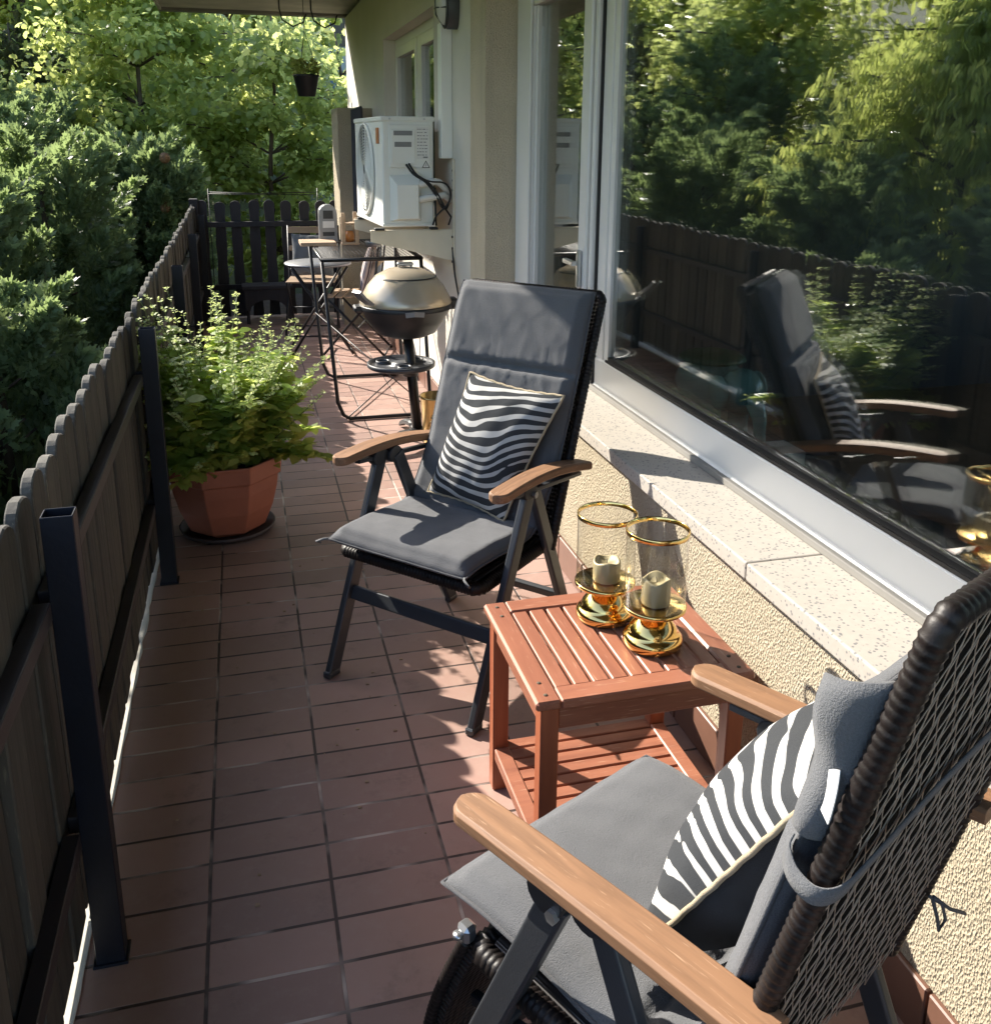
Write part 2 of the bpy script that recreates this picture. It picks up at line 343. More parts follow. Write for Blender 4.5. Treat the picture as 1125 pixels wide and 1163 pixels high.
# leaf clouds ------------------------------------------------------
T_MAPLE = np.array([(0, 0, 0), (.34, .08, -.05), (.28, .26, 0), (.55, .42, -.10), (.30, .58, 0), (.24, .86, -.06), (0, 1.0, -.12), (-.24, .86, -.06), (-.30, .58, 0), (-.55, .42, -.10), (-.28, .26, 0), (-.34, .08, -.05)])
T_OVAL = np.array([(0, 0, 0), (.20, .18, .05), (.30, .45, .07), (.20, .78, .02), (0, 1, -.10), (-.20, .78, .02), (-.30, .45, .07), (-.20, .18, .05)])
T_LANCE = np.array([(0, 0, 0), (.11, .22, .02), (.13, .5, .03), (.07, .8, -.03), (0, 1, -.12), (-.07, .8, -.03), (-.13, .5, .03), (-.11, .22, .02)])
T_SPRAY = np.array([(0, 0, 0), (.10, .25, 0), (.30, .42, .03), (.13, .48, 0), (.24, .74, -.02), (.08, .72, 0), (0, 1, -.05), (-.08, .72, 0), (-.24, .74, -.02), (-.13, .48, 0), (-.30, .42, .03), (-.10, .25, 0)])
T_DOT = np.array([(0, 0, 0), (.35, .4, .15), (0, .9, .0), (-.35, .4, .15)])
def nrm(a): return a/np.maximum(np.linalg.norm(a, axis=1, keepdims=True), 1e-9)
def leaves(name, P, D, N, S, tmpl, mat, parent=None, more=None):
    n, k = len(P), len(tmpl)
    D = nrm(D); N = N-(N*D).sum(1, keepdims=True)*D; N = nrm(N); X_ = np.cross(D, N)
    S = np.asarray(S).reshape(-1, 1)
    v = (P[:, None, :]+S[:, None, :]*(tmpl[None, :, 0:1]*X_[:, None, :]+tmpl[None, :, 1:2]*D[:, None, :]+tmpl[None, :, 2:3]*N[:, None, :])).reshape(-1, 3)
    me = bpy.data.meshes.new(name); me.vertices.add(n*k); me.vertices.foreach_set('co', v.astype(np.float32).ravel())
    me.loops.add(n*k); me.loops.foreach_set('vertex_index', np.arange(n*k, dtype=np.int32))
    me.polygons.add(n); me.polygons.foreach_set('loop_start', np.arange(0, n*k, k, dtype=np.int32)); me.polygons.foreach_set('loop_total', np.full(n, k, dtype=np.int32))
    me.update(calc_edges=True); me.validate(); me.materials.append(MT[mat])
    o = bpy.data.objects.new(name, me); COL.objects.link(o)
    if parent: o.parent = parent
    return o
def U(n, a, b): return rng.uniform(a, b, n)

# ------------------------------------------------------------------ SETTING
def terrain(x, y):
    z = -.45
    if y > 7: z += (y-7)*.135
    if x < -5: z += (-5-x)*.16
    return z
xs = [-120, -70, -40, -25, -16]+[-12+i*1.0 for i in range(30)]+[22, 30, 45, 70, 120]
ys = [-60, -30, -15]+[-8+i*1.0 for i in range(55)]+[52, 60, 80, 120, 200]
MB().grid([[(x, y, terrain(x, y)+(0 if abs(x) > 15 else .05*math.sin(x*2.1+y)*math.cos(y*1.3))) for y in ys] for x in xs]).build('ground', 'lawn')['kind'] = 'structure'
tag(MB().box(-.245, 1.2249, -4.6, 5.75, -.25, 0).build('terrace_floor', 'tiles'), kind='structure')
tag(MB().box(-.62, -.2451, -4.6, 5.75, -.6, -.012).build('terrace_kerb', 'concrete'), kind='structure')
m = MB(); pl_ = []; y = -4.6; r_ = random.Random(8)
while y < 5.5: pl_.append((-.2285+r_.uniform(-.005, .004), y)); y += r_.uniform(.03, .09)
m.prism([(-.246, -4.6)]+pl_+[(-.246, 5.5)], 'z', -.01, .003); tag(m.build('light_leak_strip', 'concrete'), kind='structure')  # pale strip added to brighten the sun leaking under the pickets, ragged like it
tag(MB().box(-.62, 1.2249, 5.7501, 7.1, -.6, -.03).build('garden_path', 'soil'), kind='structure')

# ------------------------------------------------------------------ HOUSE
house = empty('house', (1.3, 0, 0), label='beige rendered house wall with big picture window, door and deep overhanging roof edge', cat='house')
house.location = (0, 0, 0)
XW = 1.225
m = MB()
m.box(XW, 1.46, -4.6, .33, -.3, .588)               # under the picture window
tag(MB().box(XW, 1.46, 1.33, 1.62, -.3, 2.668).build('wall', 'stucco_cream', house), label='narrow cream rendered strip of wall beside the door')
m.box(XW, 1.46, -4.6, 1.33, 2.225, 2.668)
m.box(XW, 1.46, -4.6, -2.75, .588, 2.225)
wall_a = m.build('wall', 'stucco', house)
m = MB()
m.box(XW, 1.46, 1.62, 2.5, -.3, 2.668); m.box(XW, 1.46, 2.5, 4.4, -.3, 1.0); m.box(XW, 1.46, 2.5, 4.4, 2.24, 2.668); m.box(XW, 1.46, 4.4, 6.9, -.3, 2.668)
tag(m.build('wall', 'stucco_grey', house), label='smoother grey rendered stretch of wall beyond the door')
m = MB(); m.box(1.46, 6.5, 6.7, 6.9, -.3, 2.668).box(1.46, 6.5, -4.6, -4.4, -.3, 2.668).box(6.3, 6.5, -4.4, 6.7, -.3, .7).box(6.3, 6.5, -4.4, 6.7, 2.3, 2.668).box(6.3, 6.5, 1.6, 6.7, .7, 2.3).box(6.3, 6.5, -1.35, -1.25, .7, 2.3).box(1.46, 6.3, 2.1, 2.2, 0, 2.45)  # unseen openings in the back wall, added to let sky light onto the sofa
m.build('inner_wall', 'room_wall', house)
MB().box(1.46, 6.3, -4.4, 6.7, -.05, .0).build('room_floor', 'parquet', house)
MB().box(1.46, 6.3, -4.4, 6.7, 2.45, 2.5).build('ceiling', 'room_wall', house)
roof = MB().box(-.455, 6.6, -5.2, 6.9, 2.70, 2.86).build('roof', 'roof_paint', house)
m = MB(); m.box(-.48, -.4551, -5.2, 6.86, 2.675, 2.88)
m.build('fascia', 'roof_paint', roof)
m = MB(); m.box(-.48, 1.30, 6.86, 6.98, 2.672, 2.76); m.box(-.48, 1.30, 6.90, 7.02, 2.7601, 2.90)
bev(m.build('edge_beam', 'gutter', roof), .006)
# skirting tiles
m = MB(); y = -4.6; i = 0
while y < .30:
    m.bbox(1.212, 1.2249, y, min(y+.244, .33), 0.001, .118, .003); y += .25
m.build('skirting', 'skirting_tile', house)
m = MB(); y = 1.34
while y < 5.7:
    m.bbox(1.212, 1.2249, y, y+.244, 0.001, .118, .003); y += .25
m.build('skirting', 'skirting_tile', house)
# granite sills
ysj = -1.203
for a, b in ((ysj+.001, .36), (-2.75, ysj-.002)):
    bev(MB().box(1.185, 1.40, a, b, .5885, .630).build('window_sill', 'granite', house), .004)
# picture window
win = MB(); y0, y1 = -2.7, .318
prof_lo = [(1.388, .6305), (1.388, .648), (1.394, .655), (1.394, .748), (1.400, .757), (1.432, .757), (1.432, .6305)]
win.prism(prof_lo, 'y', y0, y1)
win.box(1.394, 1.432, y1-.075, y1, .7572, 2.15); win.box(1.400, 1.43, y1-.115, y1-.0752, .7574, 2.15); win.box(1.394, 1.432, y0, y0+.075, .7572, 2.15); win.box(1.394, 1.432, y0, y1, 2.1502, 2.224)
wf = win.build('window_frame', 'upvc', house); bev(wf, .003)
tag(bev(MB().box(1.372, 1.3875, y0, y1, .6303, .6500).build('drip_rail', 'rail_grey', wf), .003), label='dull grey rail along the foot of the window frame')
m = MB(); m.box(1.388, 1.3935, y0, y1-.12, .7585, .767); m.box(1.4005, 1.43, y0+.075, y1-.116, .7572, .775)
m.build('seal', 'rubber', wf)
for xx in (1.412, 1.430):
    MB().box(xx, xx+.004, y0+.075, y1-.1152, .7752, 2.15).build('pane', 'window_glass', wf)
# terrace door
door = MB(); a, b = .33, 1.33
door.bbox(1.372, 1.432, b-.055, b, .02, 2.215, .004).bbox(1.372, 1.432, a-.0, a+.03, .02, 2.215, .004).bbox(1.372, 1.432, a+.0302, b-.0552, 2.16, 2.215, .004).bbox(1.372, 1.44, a+.0302, b-.0552, .02, .06, .004)
df = door.build('door_frame', 'upvc', house)
m = MB(); m.box(1.376, 1.40, b-.066, b-.0552, .0602, 2.1598).box(1.376, 1.40, a+.0302, a+.038, .0602, 2.1598).box(1.386, 1.40, a-.0115, a-.0002, .632, 2.2)
m.build('seal', 'rubber', df)
sa, sb = a+.038, b-.066
m = MB(); m.bbox(1.362, 1.43, sb-.085, sb, .07, 2.15, .006).bbox(1.350, 1.3618, sb-.20, sb-.002, .08, 2.14, .004).bbox(1.3622, 1.428, sb-.20, sb-.0852, .1602, 2.0698, .004).bbox(1.362, 1.43, sa, sa+.085, .07, 2.15, .006).bbox(1.3622, 1.4298, sa+.0852, sb-.0852, 2.07, 2.15, .006).bbox(1.3622, 1.4298, sa+.0852, sb-.0852, .07, .16, .006)
m.bbox(1.374, 1.42, sb-.22, sb-.2002, .1602, 2.0698, .004).bbox(1.374, 1.42, sa+.0852, sa+.105, .1602, 2.0698, .004)
sash = m.build('door', 'upvc', house)
for xx in (1.392, 1.410): MB().box(xx, xx+.004, sa+.1052, sb-.2202, .1602, 2.0698).build('pane', 'window_glass', sash)
m = MB(); m.bbox(1.345, 1.3618, sa+.03, sa+.055, 1.0, 1.14, .004); m.bar((1.335, sa+.043, 1.09), (1.335, sa+.15, 1.09), .018, .018); m.build('handle', 'bare_metal', sash)
# small two-leaf window beyond the air conditioner
a, b, z0, z1 = 2.5, 4.4, 1.0, 2.24; x0 = 1.315
m = MB(); m.bbox(x0, x0+.07, b-.06, b, z0, z1).bbox(x0, x0+.07, a, a+.06, z0, z1).bbox(x0, x0+.07, a+.0602, b-.0602, z1-.06, z1).bbox(x0, x0+.07, a+.0602, b-.0602, z0, z0+.06).bbox(x0-.006, x0+.07, 3.38, 3.48, z0+.0602, z1-.0602)
w2 = m.build('window_frame', 'upvc', house)
for p, q in ((2.565, 3.375), (3.485, 4.335)):
    m = MB(); m.bbox(x0-.012, x0+.05, p, p+.07, z0+.065, z1-.065).bbox(x0-.012, x0+.05, q-.07, q, z0+.065, z1-.065).bbox(x0-.0118, x0+.05, p+.0702, q-.0702, z1-.135, z1-.065).bbox(x0-.0118, x0+.05, p+.0702, q-.0702, z0+.065, z0+.135)
    m.build('sash', 'upvc', w2); MB().box(x0+.015, x0+.019, p+.0702, q-.0702, z0+.1352, z1-.1352).build('pane', 'window_glass', w2)
bev(MB().box(XW-.03, x0, 2.48, 4.42, z0-.03, z0-.0005).build('window_sill', 'concrete', house), .003)

# screen pier with its rendered face catching the sun
o = bev(MB().box(.94, 1.2248, 5.1, 5.6, -.03, 1.78).build('wall_pier', 'stucco'), .006)
tag(o, 'rendered cream wall pier beside the dark end fence, speckled with leaf shade', 'pier')

# ------------------------------------------------------------------ FENCES
fence = empty('picket_fence', (-.25, -4.5, 0), label='long weathered wooden picket fence with round tops and navy steel posts along the terrace', cat='fence')
def topz(y): return .945+max(0, y)*.0085
def picket_mesh(i, w_=.113, th=.02, dark=False):
    m = MB(); hw = w_/2; pts = [(-hw, 0), (hw, 0)]; n = 10
    for k in range(n+1):
        a = math.pi*k/n; pts.append((hw*math.cos(a)*(1 if not dark else 1), 1+hw*.62*(math.sin(a)-1)))
    m.prism(pts, 'x', 0, th)
    o = bev(m.build('picket', 'picket_wood', fence), .0025, 1); return o
protos = []
y = -4.45; i = 0; base_p = None
variants = []
for k in range(5):
    hw = .0545+random.uniform(-.003, .003); n = 12; pts = [(-hw, .0), (-hw*random.uniform(.96, 1), .5), ]
    right = []
    m = MB(); poly = [(-hw, 0), (hw, 0), (hw*random.uniform(.95, 1), .45)]
    for q in range(n+1):
        a = math.pi*q/n; poly.append((hw*math.cos(a), 1+hw*.75*(math.sin(a)-1)+random.uniform(-.0012, .0012)))
    poly.append((-hw*random.uniform(.95, 1), .45))
    m.prism(poly, 'x', 0, .021); variants.append(m)
vobj = []
first = []
while y < 5.6:
    k = i % 5
    if i < 5:
        o = bev(variants[k].build('picket', 'picket_wood', fence), .003, 1); first.append(o)
    else:
        o = first[k].copy(); COL.objects.link(o); o.parent = fence
    zt = topz(y)+random.uniform(-.009, .009); zb = random.uniform(.030, .044)
    o.location = (-.256-fence.location.x+random.uniform(-.003, .003), y-fence.location.y, zb); o.scale = (1, 1, zt-zb)
    o.rotation_euler = (random.uniform(-.006, .006), random.uniform(-.012, .006), random.uniform(-.03, .03))
    y += .122; i += 1
posts_y = [-1.30+1.66*k for k in range(-1, 5)]
pm = MB(); hw = .026; dp = .022; t = .003
for (a, b, c, d) in ((-hw, hw, -dp, -dp+t), (-hw, hw, dp-t, dp), (-hw, -hw+t, -dp+t, dp-t), (hw-t, hw, -dp+t, dp-t)): pm.box(a, b, c, d, 0, .922)
pm.box(-hw-.006, hw+.006, -dp-.006, dp+.006, 0, .006)
p0 = None
for k, py in enumerate(posts_y):
    if p0 is None: o = p0 = bev(pm.build('post', 'navy_metal', fence), .0012, 1)
    else: o = p0.copy(); COL.objects.link(o); o.parent = fence
    o.location = (-.178+.25, py+4.5, 0)
for k in range(6):   # dark boards added behind the gaps to stop sun leaking through
    a = -4.5+k*1.68; MB().bbox(-.030, -.018, a+4.5+.002, a+4.5+1.676, .05, .885, .002).build('leak_blocker', 'dark_picket', fence)
for k in range(-1, len(posts_y)):
    a = posts_y[k]+.023 if k >= 0 else -4.5; b = posts_y[k+1]-.023 if k+1 < len(posts_y) else 5.55
    for z in (.735, .27):
        m = MB(); m.bbox(.018+.0, .048, a+4.5, b+4.5, z, z+.035, .002); m.build('rail', 'rail_metal', fence)

endf = empty('end_fence', (.45, 5.62, 0), label='dark stained fence of nine round topped pickets closing the far end', cat='fence')
def wavy(hw, H_):
    L, R_ = [], []
    for q in range(25):
        z = q/24*(H_-hw*.8); w_ = hw*(1-.13*math.sin(z*9.5)**2); L.append((-w_, z)); R_.append((w_, z))
    top = [(hw*math.cos(a)*.98, H_-hw*.8+hw*.8*math.sin(a)) for a in [math.pi*k/10 for k in range(1, 10)]]
    return L[:0]+[p for p in R_]+top+L[::-1]
fp = None
for k in range(9):
    if fp is None: fp = MB().prism(wavy(.047, 1.0), 'y', -.012, .012).build('picket', 'dark_picket', endf); o = fp
    else: o = fp.copy(); COL.objects.link(o); o.parent = endf
    o.location = (-.45-.185+k*.142, 0, .02); o.scale = (random.uniform(.96, 1.05), 1, 1+random.uniform(-.01, .012)); o.rotation_euler = (0, random.uniform(-.012, .012), 0)
for z in (.26, .80): MB().bbox(-.72, .72, -.05, -.0125, z, z+.045).build('rail', 'dark_picket', endf)
MB().bbox(-.73, -.66, -.07, .03, 0, 1.04).build('post', 'dark_picket', endf)
# low dark boards closing between the picket fence and the end fence
m = MB(); m.bbox(-.73, -.69, -1.1, -.08, .02, .9); m.bbox(-.69, -.655, -1.0, -.93, .0, .80)
m.build('side_board', 'dark_picket', endf)
o = empty('wire_trellis', (.3, 5.68, 0), label='thin black wire rod stretched just above the dark end fence', cat='trellis')
m = MB(); m.tube([(-.42, 0, 1.09), (0, 0, 1.075), (.5, 0, 1.085)], .004, 5); m.tube([(-.42, .03, 1.075), (.0, .03, 1.065), (.5, .03, 1.06)], .003, 5); m.build('wire', 'black_metal', o)
for x in (-.42, .5): MB().tube([(x, 0, -.03), (x, .005, 1.12)], .004, 6).build('upright', 'black_metal', o)

# dark low bench in front of end fence
o = empty('plant_bench', (.32, 5.38, 0), label='small dark wooden bench with arched apron in front of the end fence', cat='bench')
m = MB(); m.bbox(-.21, .21, -.12, .12, .30, .33); m.build('seat', 'dark_picket', o)
m = MB(); arc = [(-.19, .12), (-.19, .2998), (.19, .2998), (.19, .12)]+[(.15*math.cos(a), .12+.09*math.sin(a)) for a in [math.pi*k/8 for k in range(9)]]
m.prism(arc, 'y', -.105, -.085); m.build('apron', 'dark_picket', o)
for x in (-.185, .165): MB().bbox(x, x+.03, -.084, .10, 0, .2998).build('leg', 'dark_picket', o)

# ------------------------------------------------------------------ CHAIRS
class CP:   # where the back panel stands in the chair's own space, and the armrest heights
    def __init__(s, v0, k, top, za, zr, w): s.v0, s.k, s.top, s.za, s.zr, s.w = v0, k, top, za, zr, w; s.dt = 0; s.c = 1/math.sqrt(1+k*k); s.s = k*s.c
    def zb(s, z): return s.v0+s.k*(z-.38)
    def B(s, u, z, d=0): return (u, s.zb(z)+d*s.c, z-d*s.s)
CP1 = CP(.43, .4028, 1.085, .657, .608, .264); CP2 = CP(.470, .25, 1.16, .650, .672, .258); CP2.dt = .115
def pad(name, path, half, thick, mat, parent, seams=(), nu=58, wr=.004, seed=1, droop=0.0, edge=.010, corner_ext=.0):
    """quilted pad following path in the (v,z) plane; grid closed around the section"""
    from mathutils import noise as NZ
    pts = [Vector((0, p[0], p[1])) for p in path]
    L = [0]
    for i in range(1, len(pts)): L.append(L[-1]+(pts[i]-pts[i-1]).length)
    T = L[-1]; ns = int(T/.0075)
    def at(s):
        s = max(0, min(T-1e-6, s)); i = max(k for k in range(len(L)) if L[k] <= s); i = min(i, len(pts)-2)
        f = (s-L[i])/(L[i+1]-L[i]); return pts[i].lerp(pts[i+1], f)
    r_ = random.Random(seed); ph = [r_.uniform(0, 6.28) for _ in range(8)]
    rows = []
    for i in range(ns+1):
        s = T*i/ns; c = (at(s-.02)+at(s+.02)+at(s))/3 if .02 < s < T-.02 else at(s)
        t = (at(s+.02)-at(s-.02)).normalized(); nn = Vector((1, 0, 0)).cross(t)   # upper/front normal
        e = min(s, T-s)
        h = thick*.5*min(1, (e/.035+.02)**.5)
        for (ss, dp_) in seams:
            h *= 1-dp_*math.exp(-((s-ss)/.011)**2)
        top, bot = [], []
        for j in range(nu+1):
            q = -1+2*j/nu; x = q*half*(1-.012*math.cos(s*9+ph[0]))
            ed = (1-abs(q))*half
            g_ = min(1, (ed/.03+.015)**.5)
            wv_ = wr*(math.sin(s*38+x*26+ph[1])*math.sin(x*47+ph[2]+s*9)+.7*math.sin(x*85+ph[3]+2*math.sin(s*21))*math.exp(-min([abs(s-ss) for ss, _ in seams]+[1])/.05))
            nv = NZ.noise(Vector((x*7+seed, s*15, seed*3.1)))+.5*NZ.noise(Vector((x*19, s*38+seed, 1.7)))
            rg = 1-abs(NZ.noise(Vector((x*11+s*6+seed, s*9-x*5, 9.3))))*2.4; rg2 = 1-abs(NZ.noise(Vector((x*34+seed, s*11, 4.4))))*2.6
            near = math.exp(-min([abs(s-ss) for ss, _ in seams]+[1])/.07)
            wv_ = .35*wv_+.0014*nv+.0008*max(0, rg)**4+.0036*max(0, rg2)**2*near
            rim = min(ed, e)
            piping = .0040*math.exp(-((rim-.017)/.005)**2)
            hh = h*g_-piping
            off = Vector((0, 0, -droop*(1-min(1, e/.08))*0))
            top.append(c+Vector((x, 0, 0))+nn*(hh+wv_*g_)+off); bot.append(c+Vector((x, 0, 0))-nn*(hh*.8)+off)
        rows.append(top+bot[::-1])
    m = MB(); n = len(rows[0]); P = rows
    fs = []
    for i in range(len(P)-1):
        for j in range(n): j2 = (j+1) % n; fs.append((i*n+j, (i+1)*n+j, (i+1)*n+j2, i*n+j2))
    m.add([p for r__ in P for p in r__], fs, True)
    m.f.append(tuple(range(n))); m.sm.append(False); m.f.append(tuple((len(P)-1)*n+j for j in range(n))[::-1]); m.sm.append(False)
    o = m.build(name, mat, parent); q_ = MB(); per = [P[i][0]*.5+P[i][-1]*.5 for i in range(len(P))]+[P[-1][j]*.5+P[-1][n-1-j]*.5 for j in range(1, nu+1)]+[P[i][nu]*.5+P[i][nu+1]*.5 for i in range(len(P)-2, -1, -1)]+[P[0][j]*.5+P[0][n-1-j]*.5 for j in range(nu-1, 0, -1)]
    q_.tube([p+(p-Vector((0, p.y, p.z)))*.012 for p in per], .0032, 6, closed=True, upv=(.3, .3, .9)); q_.build('piping', mat+'_edge', parent); return o

def make_chair(name, label, loc, rz, cp, weave=False, ud=0.0):
    B = cp.B; W_ = cp.w; zA = cp.za-.045
    ch = empty(name, loc, rz, label, 'armchair')
    for s in (-1, 1):
        m = MB(); m.bar((s*(W_-.012), .006, .012), (s*(W_-.004), .262, zA), .022, .046, (0, 1, 0)); m.bbox(s*(W_-.012)-.014, s*(W_-.012)+.014, -.022, .03, 0.0, .022, .004)
        o = bev(m.build('front_leg', 'chair_metal', ch), .004)
        mm = MB(); mm.bar((s*(W_-.03), .59, .012), (s*(W_-.026), .315, zA), .022, .042, (0, 1, 0)); mm.bbox(s*(W_-.03)-.013, s*(W_-.03)+.013, .565, .612, 0, .02, .004)
        bev(mm.build('rear_leg', 'chair_metal', ch), .004)
        # pivot plate with bolt
        mm = MB(); mm.prism([(.25+.033*math.cos(a), zA+.002+.027*math.sin(a)) for a in [math.pi*2*k/14 for k in range(14)]], 'x', s*(W_-.004)-.015, s*(W_-.004)+.015)
        mm.prism([(.305+.03*math.cos(a), zA-.002+.026*math.sin(a)) for a in [math.pi*2*k/14 for k in range(14)]], 'x', s*(W_-.02)-.012, s*(W_-.02)+.012)
        pv = bev(mm.build('pivot', 'black_plastic', ch), .003)
        mm = MB(); 
        for sx in (s*(W_+.013),): mm.prism([(.268+.010*math.cos(a), zA-.014+.010*math.sin(a)) for a in [math.pi*2*k/6 for k in range(6)]], 'x', sx-.004, sx+.004)
        mm.build('bolt', 'bare_metal', pv)
        # armrest: gently arched plank with a rounded nose
        N_ = 48; top = []
        secs = []
        for k in range(N_+1):
            f = (k/N_)**1.6; v_ = .075+.50*f; z_ = (cp.za-.0125)*(1-f)+(cp.zr-.0125)*f+(.022*math.sin(f*math.pi) if not weave else .004*math.sin(f*math.pi))
            hw_ = .030
            d = v_-.075
            if d < .03: hw_ *= math.sqrt(max(.04, 1-((.03-d)/.03)**2))
            if f > .97: hw_ *= .93
            secs.append((v_, z_, hw_))
        vs_ = []
        for (v_, z_, h_) in secs:
            th = .025; e = .005; cx = s*(W_+.003)
            for (x, zz) in ((-h_+e, -th/2), (h_-e, -th/2), (h_, -th/2+e), (h_, th/2-e), (h_-e, th/2), (-h_+e, th/2), (-h_, th/2-e), (-h_, -th/2+e)):
                vs_.append((cx+x, v_, z_+zz))
        fs = []
        for a in range(N_):
            for q in range(8): fs.append((a*8+q, a*8+(q+1) % 8, (a+1)*8+(q+1) % 8, (a+1)*8+q))
        fs += [tuple(range(8))[::-1], tuple(N_*8+q for q in range(8))]
        mm = MB(); mm.add(vs_, fs); bev(mm.build('armrest', 'teak', ch), .0025)
        mm = MB(); mm.bar((s*(W_-.002), .16, cp.za-.035), (s*(W_-.002), .55, cp.zr-.034), .02, .012); mm.build('arm_support', 'chair_metal', ch)
    m = MB(); m.bar((-W_+.02, .105, .232), (W_-.02, .105, .232), .02, .042, (0, .4, 1)); bev(m.build('crossbar', 'chair_metal', ch), .003)
    m = MB(); m.bar((-W_+.036, .512, .18), (W_-.036, .512, .18), .018, .03, (0, -.4, 1)); bev(m.build('crossbar', 'chair_metal', ch), .003)
    # seat panel: woven slab with rolled edge
    m = MB(); m.bbox(-.225+ud, .225+ud, .09, .47, .355, .39, .012); m.build('seat', 'seat_wicker', ch)
    m = MB(); path = [(-.235+ud, .47), (-.235+ud, .10), (-.225+ud, .082), (.225+ud, .082), (.235+ud, .10), (.235+ud, .47)]
    pp = []
    for a in range(len(path)-1):
        (x0_, y0_), (x1_, y1_) = path[a], path[a+1]; n = max(1, int(math.hypot(x1_-x0_, y1_-y0_)/.0035))
        for k in range(n): pp.append((x0_+(x1_-x0_)*k/n, y0_+(y1_-y0_)*k/n, .373))
    m.tube(pp, .019, 8, scale=[1+.10*math.sin(k*2.1) for k in range(len(pp))]); m.build('seat_rim', 'dark_wicker', ch)
    # back panel
    m = MB(); a_, b_ = .385, cp.top; hb = .226
    vs_ = [B(-hb, a_), B(hb, a_), B(hb, b_), B(-hb, b_), B(-hb, a_, .01), B(hb, a_, .01), B(hb, b_, .01), B(-hb, b_, .01)]
    m.add(vs_, [(0, 1, 2, 3), (7, 6, 5, 4), (0, 4, 5, 1), (1, 5, 6, 2), (2, 6, 7, 3), (3, 7, 4, 0)]); m.build('backrest', 'seat_wicker' if not weave else 'back_liner', ch)
    corners = [(-.238, a_-.02), (-.238, b_-.012), (-.226, b_), (.226, b_), (.238, b_-.012), (.238, a_-.02)]
    pp = []; sc = []
    k = 0
    for a in range(len(corners)-1):
        (x0_, z0_), (x1_, z1_) = corners[a], corners[a+1]; n = max(1, int(math.hypot(x1_-x0_, z1_-z0_)/.0022))
        for q in range(n):
            pp.append(B(x0_+(x1_-x0_)*q/n, z0_+(z1_-z0_)*q/n, .006)); sc.append(1+.14*abs(math.sin(k*math.pi/5.0+.4*math.sin(k*.013)))+random.uniform(-.025, .025)); k += 1
    m = MB(); m.tube(pp, .0125 if weave else .014, 10, upv=(0, -.93, .37), scale=sc); m.build('back_rim', 'dark_wicker', ch)
    if weave:
        # open diamond weave: wavy strands side by side
        m = MB(); dw, dh = .0195, .046; hw_ = .224; zb0, zb1 = a_-.01, b_-.004
        for fam in (1, -1):
            q = -int((b_-a_)/dh)-20
            while q < 60:
                u0 = -hw_+q*dw; q += 1
                pa = []
                for k in range(0, 53):
                    z = zb0+(zb1-zb0)*k/52; ph = (z-zb0)/dh
                    u = u0+fam*dw*ph if fam > 0 else -(u0+dw*ph)
                    if -hw_ <= u <= hw_: pa.append(B(u+.0008*math.sin(ph*6.28*2), z, .0150+.0012*fam*(1 if q % 2 else -1)*math.cos(ph*3.1416)))
                if len(pa) > 1: m.tube(pa, .00072, 4, upv=(0, -.93, .37))
        m.build('weave', 'wicker_glint', ch)
        # folded leg rest hanging from the seat front
        vs_ = []; m = MB()
        R1 = []; R2 = []
        for k in range(13):
            f = k/12; v_ = .060-.115*math.sin(f*1.35); z_ = .372-.33*f; R1.append((v_, z_))
        P_ = [[(u_, v_-.0, z_) for (v_, z_) in R1] for u_ in [-.235+.47*q/20 for q in range(21)]]
        m.grid(P_, False); o = m.build('leg_rest', 'seat_wicker', ch); md = o.modifiers.new('solid', 'SOLIDIFY'); md.thickness = .02
        m = MB()
        for s in (-1, 1):
            pp = [(s*.238, v_-.004, z_) for (v_, z_) in R1]; q = []
            for a in range(len(pp)-1):
                for t_ in range(8): q.append(tuple(pp[a][c]+(pp[a+1][c]-pp[a][c])*t_/8 for c in range(3)))
            m.tube(q, .010, 8, upv=(1, 0, 0), scale=[1+.09*math.sin(k*1.9) for k in range(len(q))])
        m.tube([(-.238+.476*k/80, R1[-1][0]-.004, R1[-1][1]) for k in range(81)], .010, 8, scale=[1+.09*math.sin(k*1.9) for k in range(81)])
        m.build('leg_rest_rim', 'dark_wicker', ch)
        m = MB(); m.bar((.19, .02, .20), (.19, .40, .30), .016, .022); m.bar((-.19, .02, .20), (-.19, .40, .30), .016, .022); m.build('leg_rest_strut', 'chair_metal', ch)
        m = MB(); m.bbox(.226, .250, .045, .072, .375, .405, .006); m.lathe([(0, 0), (.008, 0), (.008, .006), (0, .006)], (.255, .058, .39), 10); m.build('hinge', 'bare_metal', ch)
    return ch
c1 = make_chair('high_back_chair', 'dark wicker high back garden chair facing the camera beside the low wooden table', (.4937, -.592, 0), rad(42.7-90), CP1, False, -.022)
c2 = make_chair('high_back_chair', 'nearest wicker high back garden chair, seen from behind its open weave back', (.600, -1.640, 0), rad(-64.0-90), CP2, True)

def cushion(name, label, ch, mat, seed, cp, ud, du):
    cu = empty(name, ch.location, ch.rotation_euler.z, label, 'cushion', 'grey high back chair cushions')
    oo = .046 if cp is CP1 else .030
    def bk(z, o_=oo): return cp.B(0, z, -o_)[1:]
    path = [((.022 if cp is CP1 else -.008), .428), (.08, .438), (.20, .434), (.30, .424), (cp.v0-.065, .426)]+[(cp.v0-.020, .455)]+[bk(z) for z in (.50, .60, .70, .80)]+[bk(cp.top-.18-cp.dt, oo), bk(cp.top-.08-cp.dt, oo+.002), bk(cp.top-.004-cp.dt, oo-.004)]
    o = pad('pad', path, .234, .062 if cp is CP1 else .052, mat, cu, seams=((.37, .5), (.835 if cp is CP1 else .90, .82)), seed=seed, wr=.0036)
    for o in [c for c in cu.children]:
        for v in o.data.vertices: v.co.x += ud*(max(0, min(1, (.62-v.co.z)/.2)))+du
    return cu
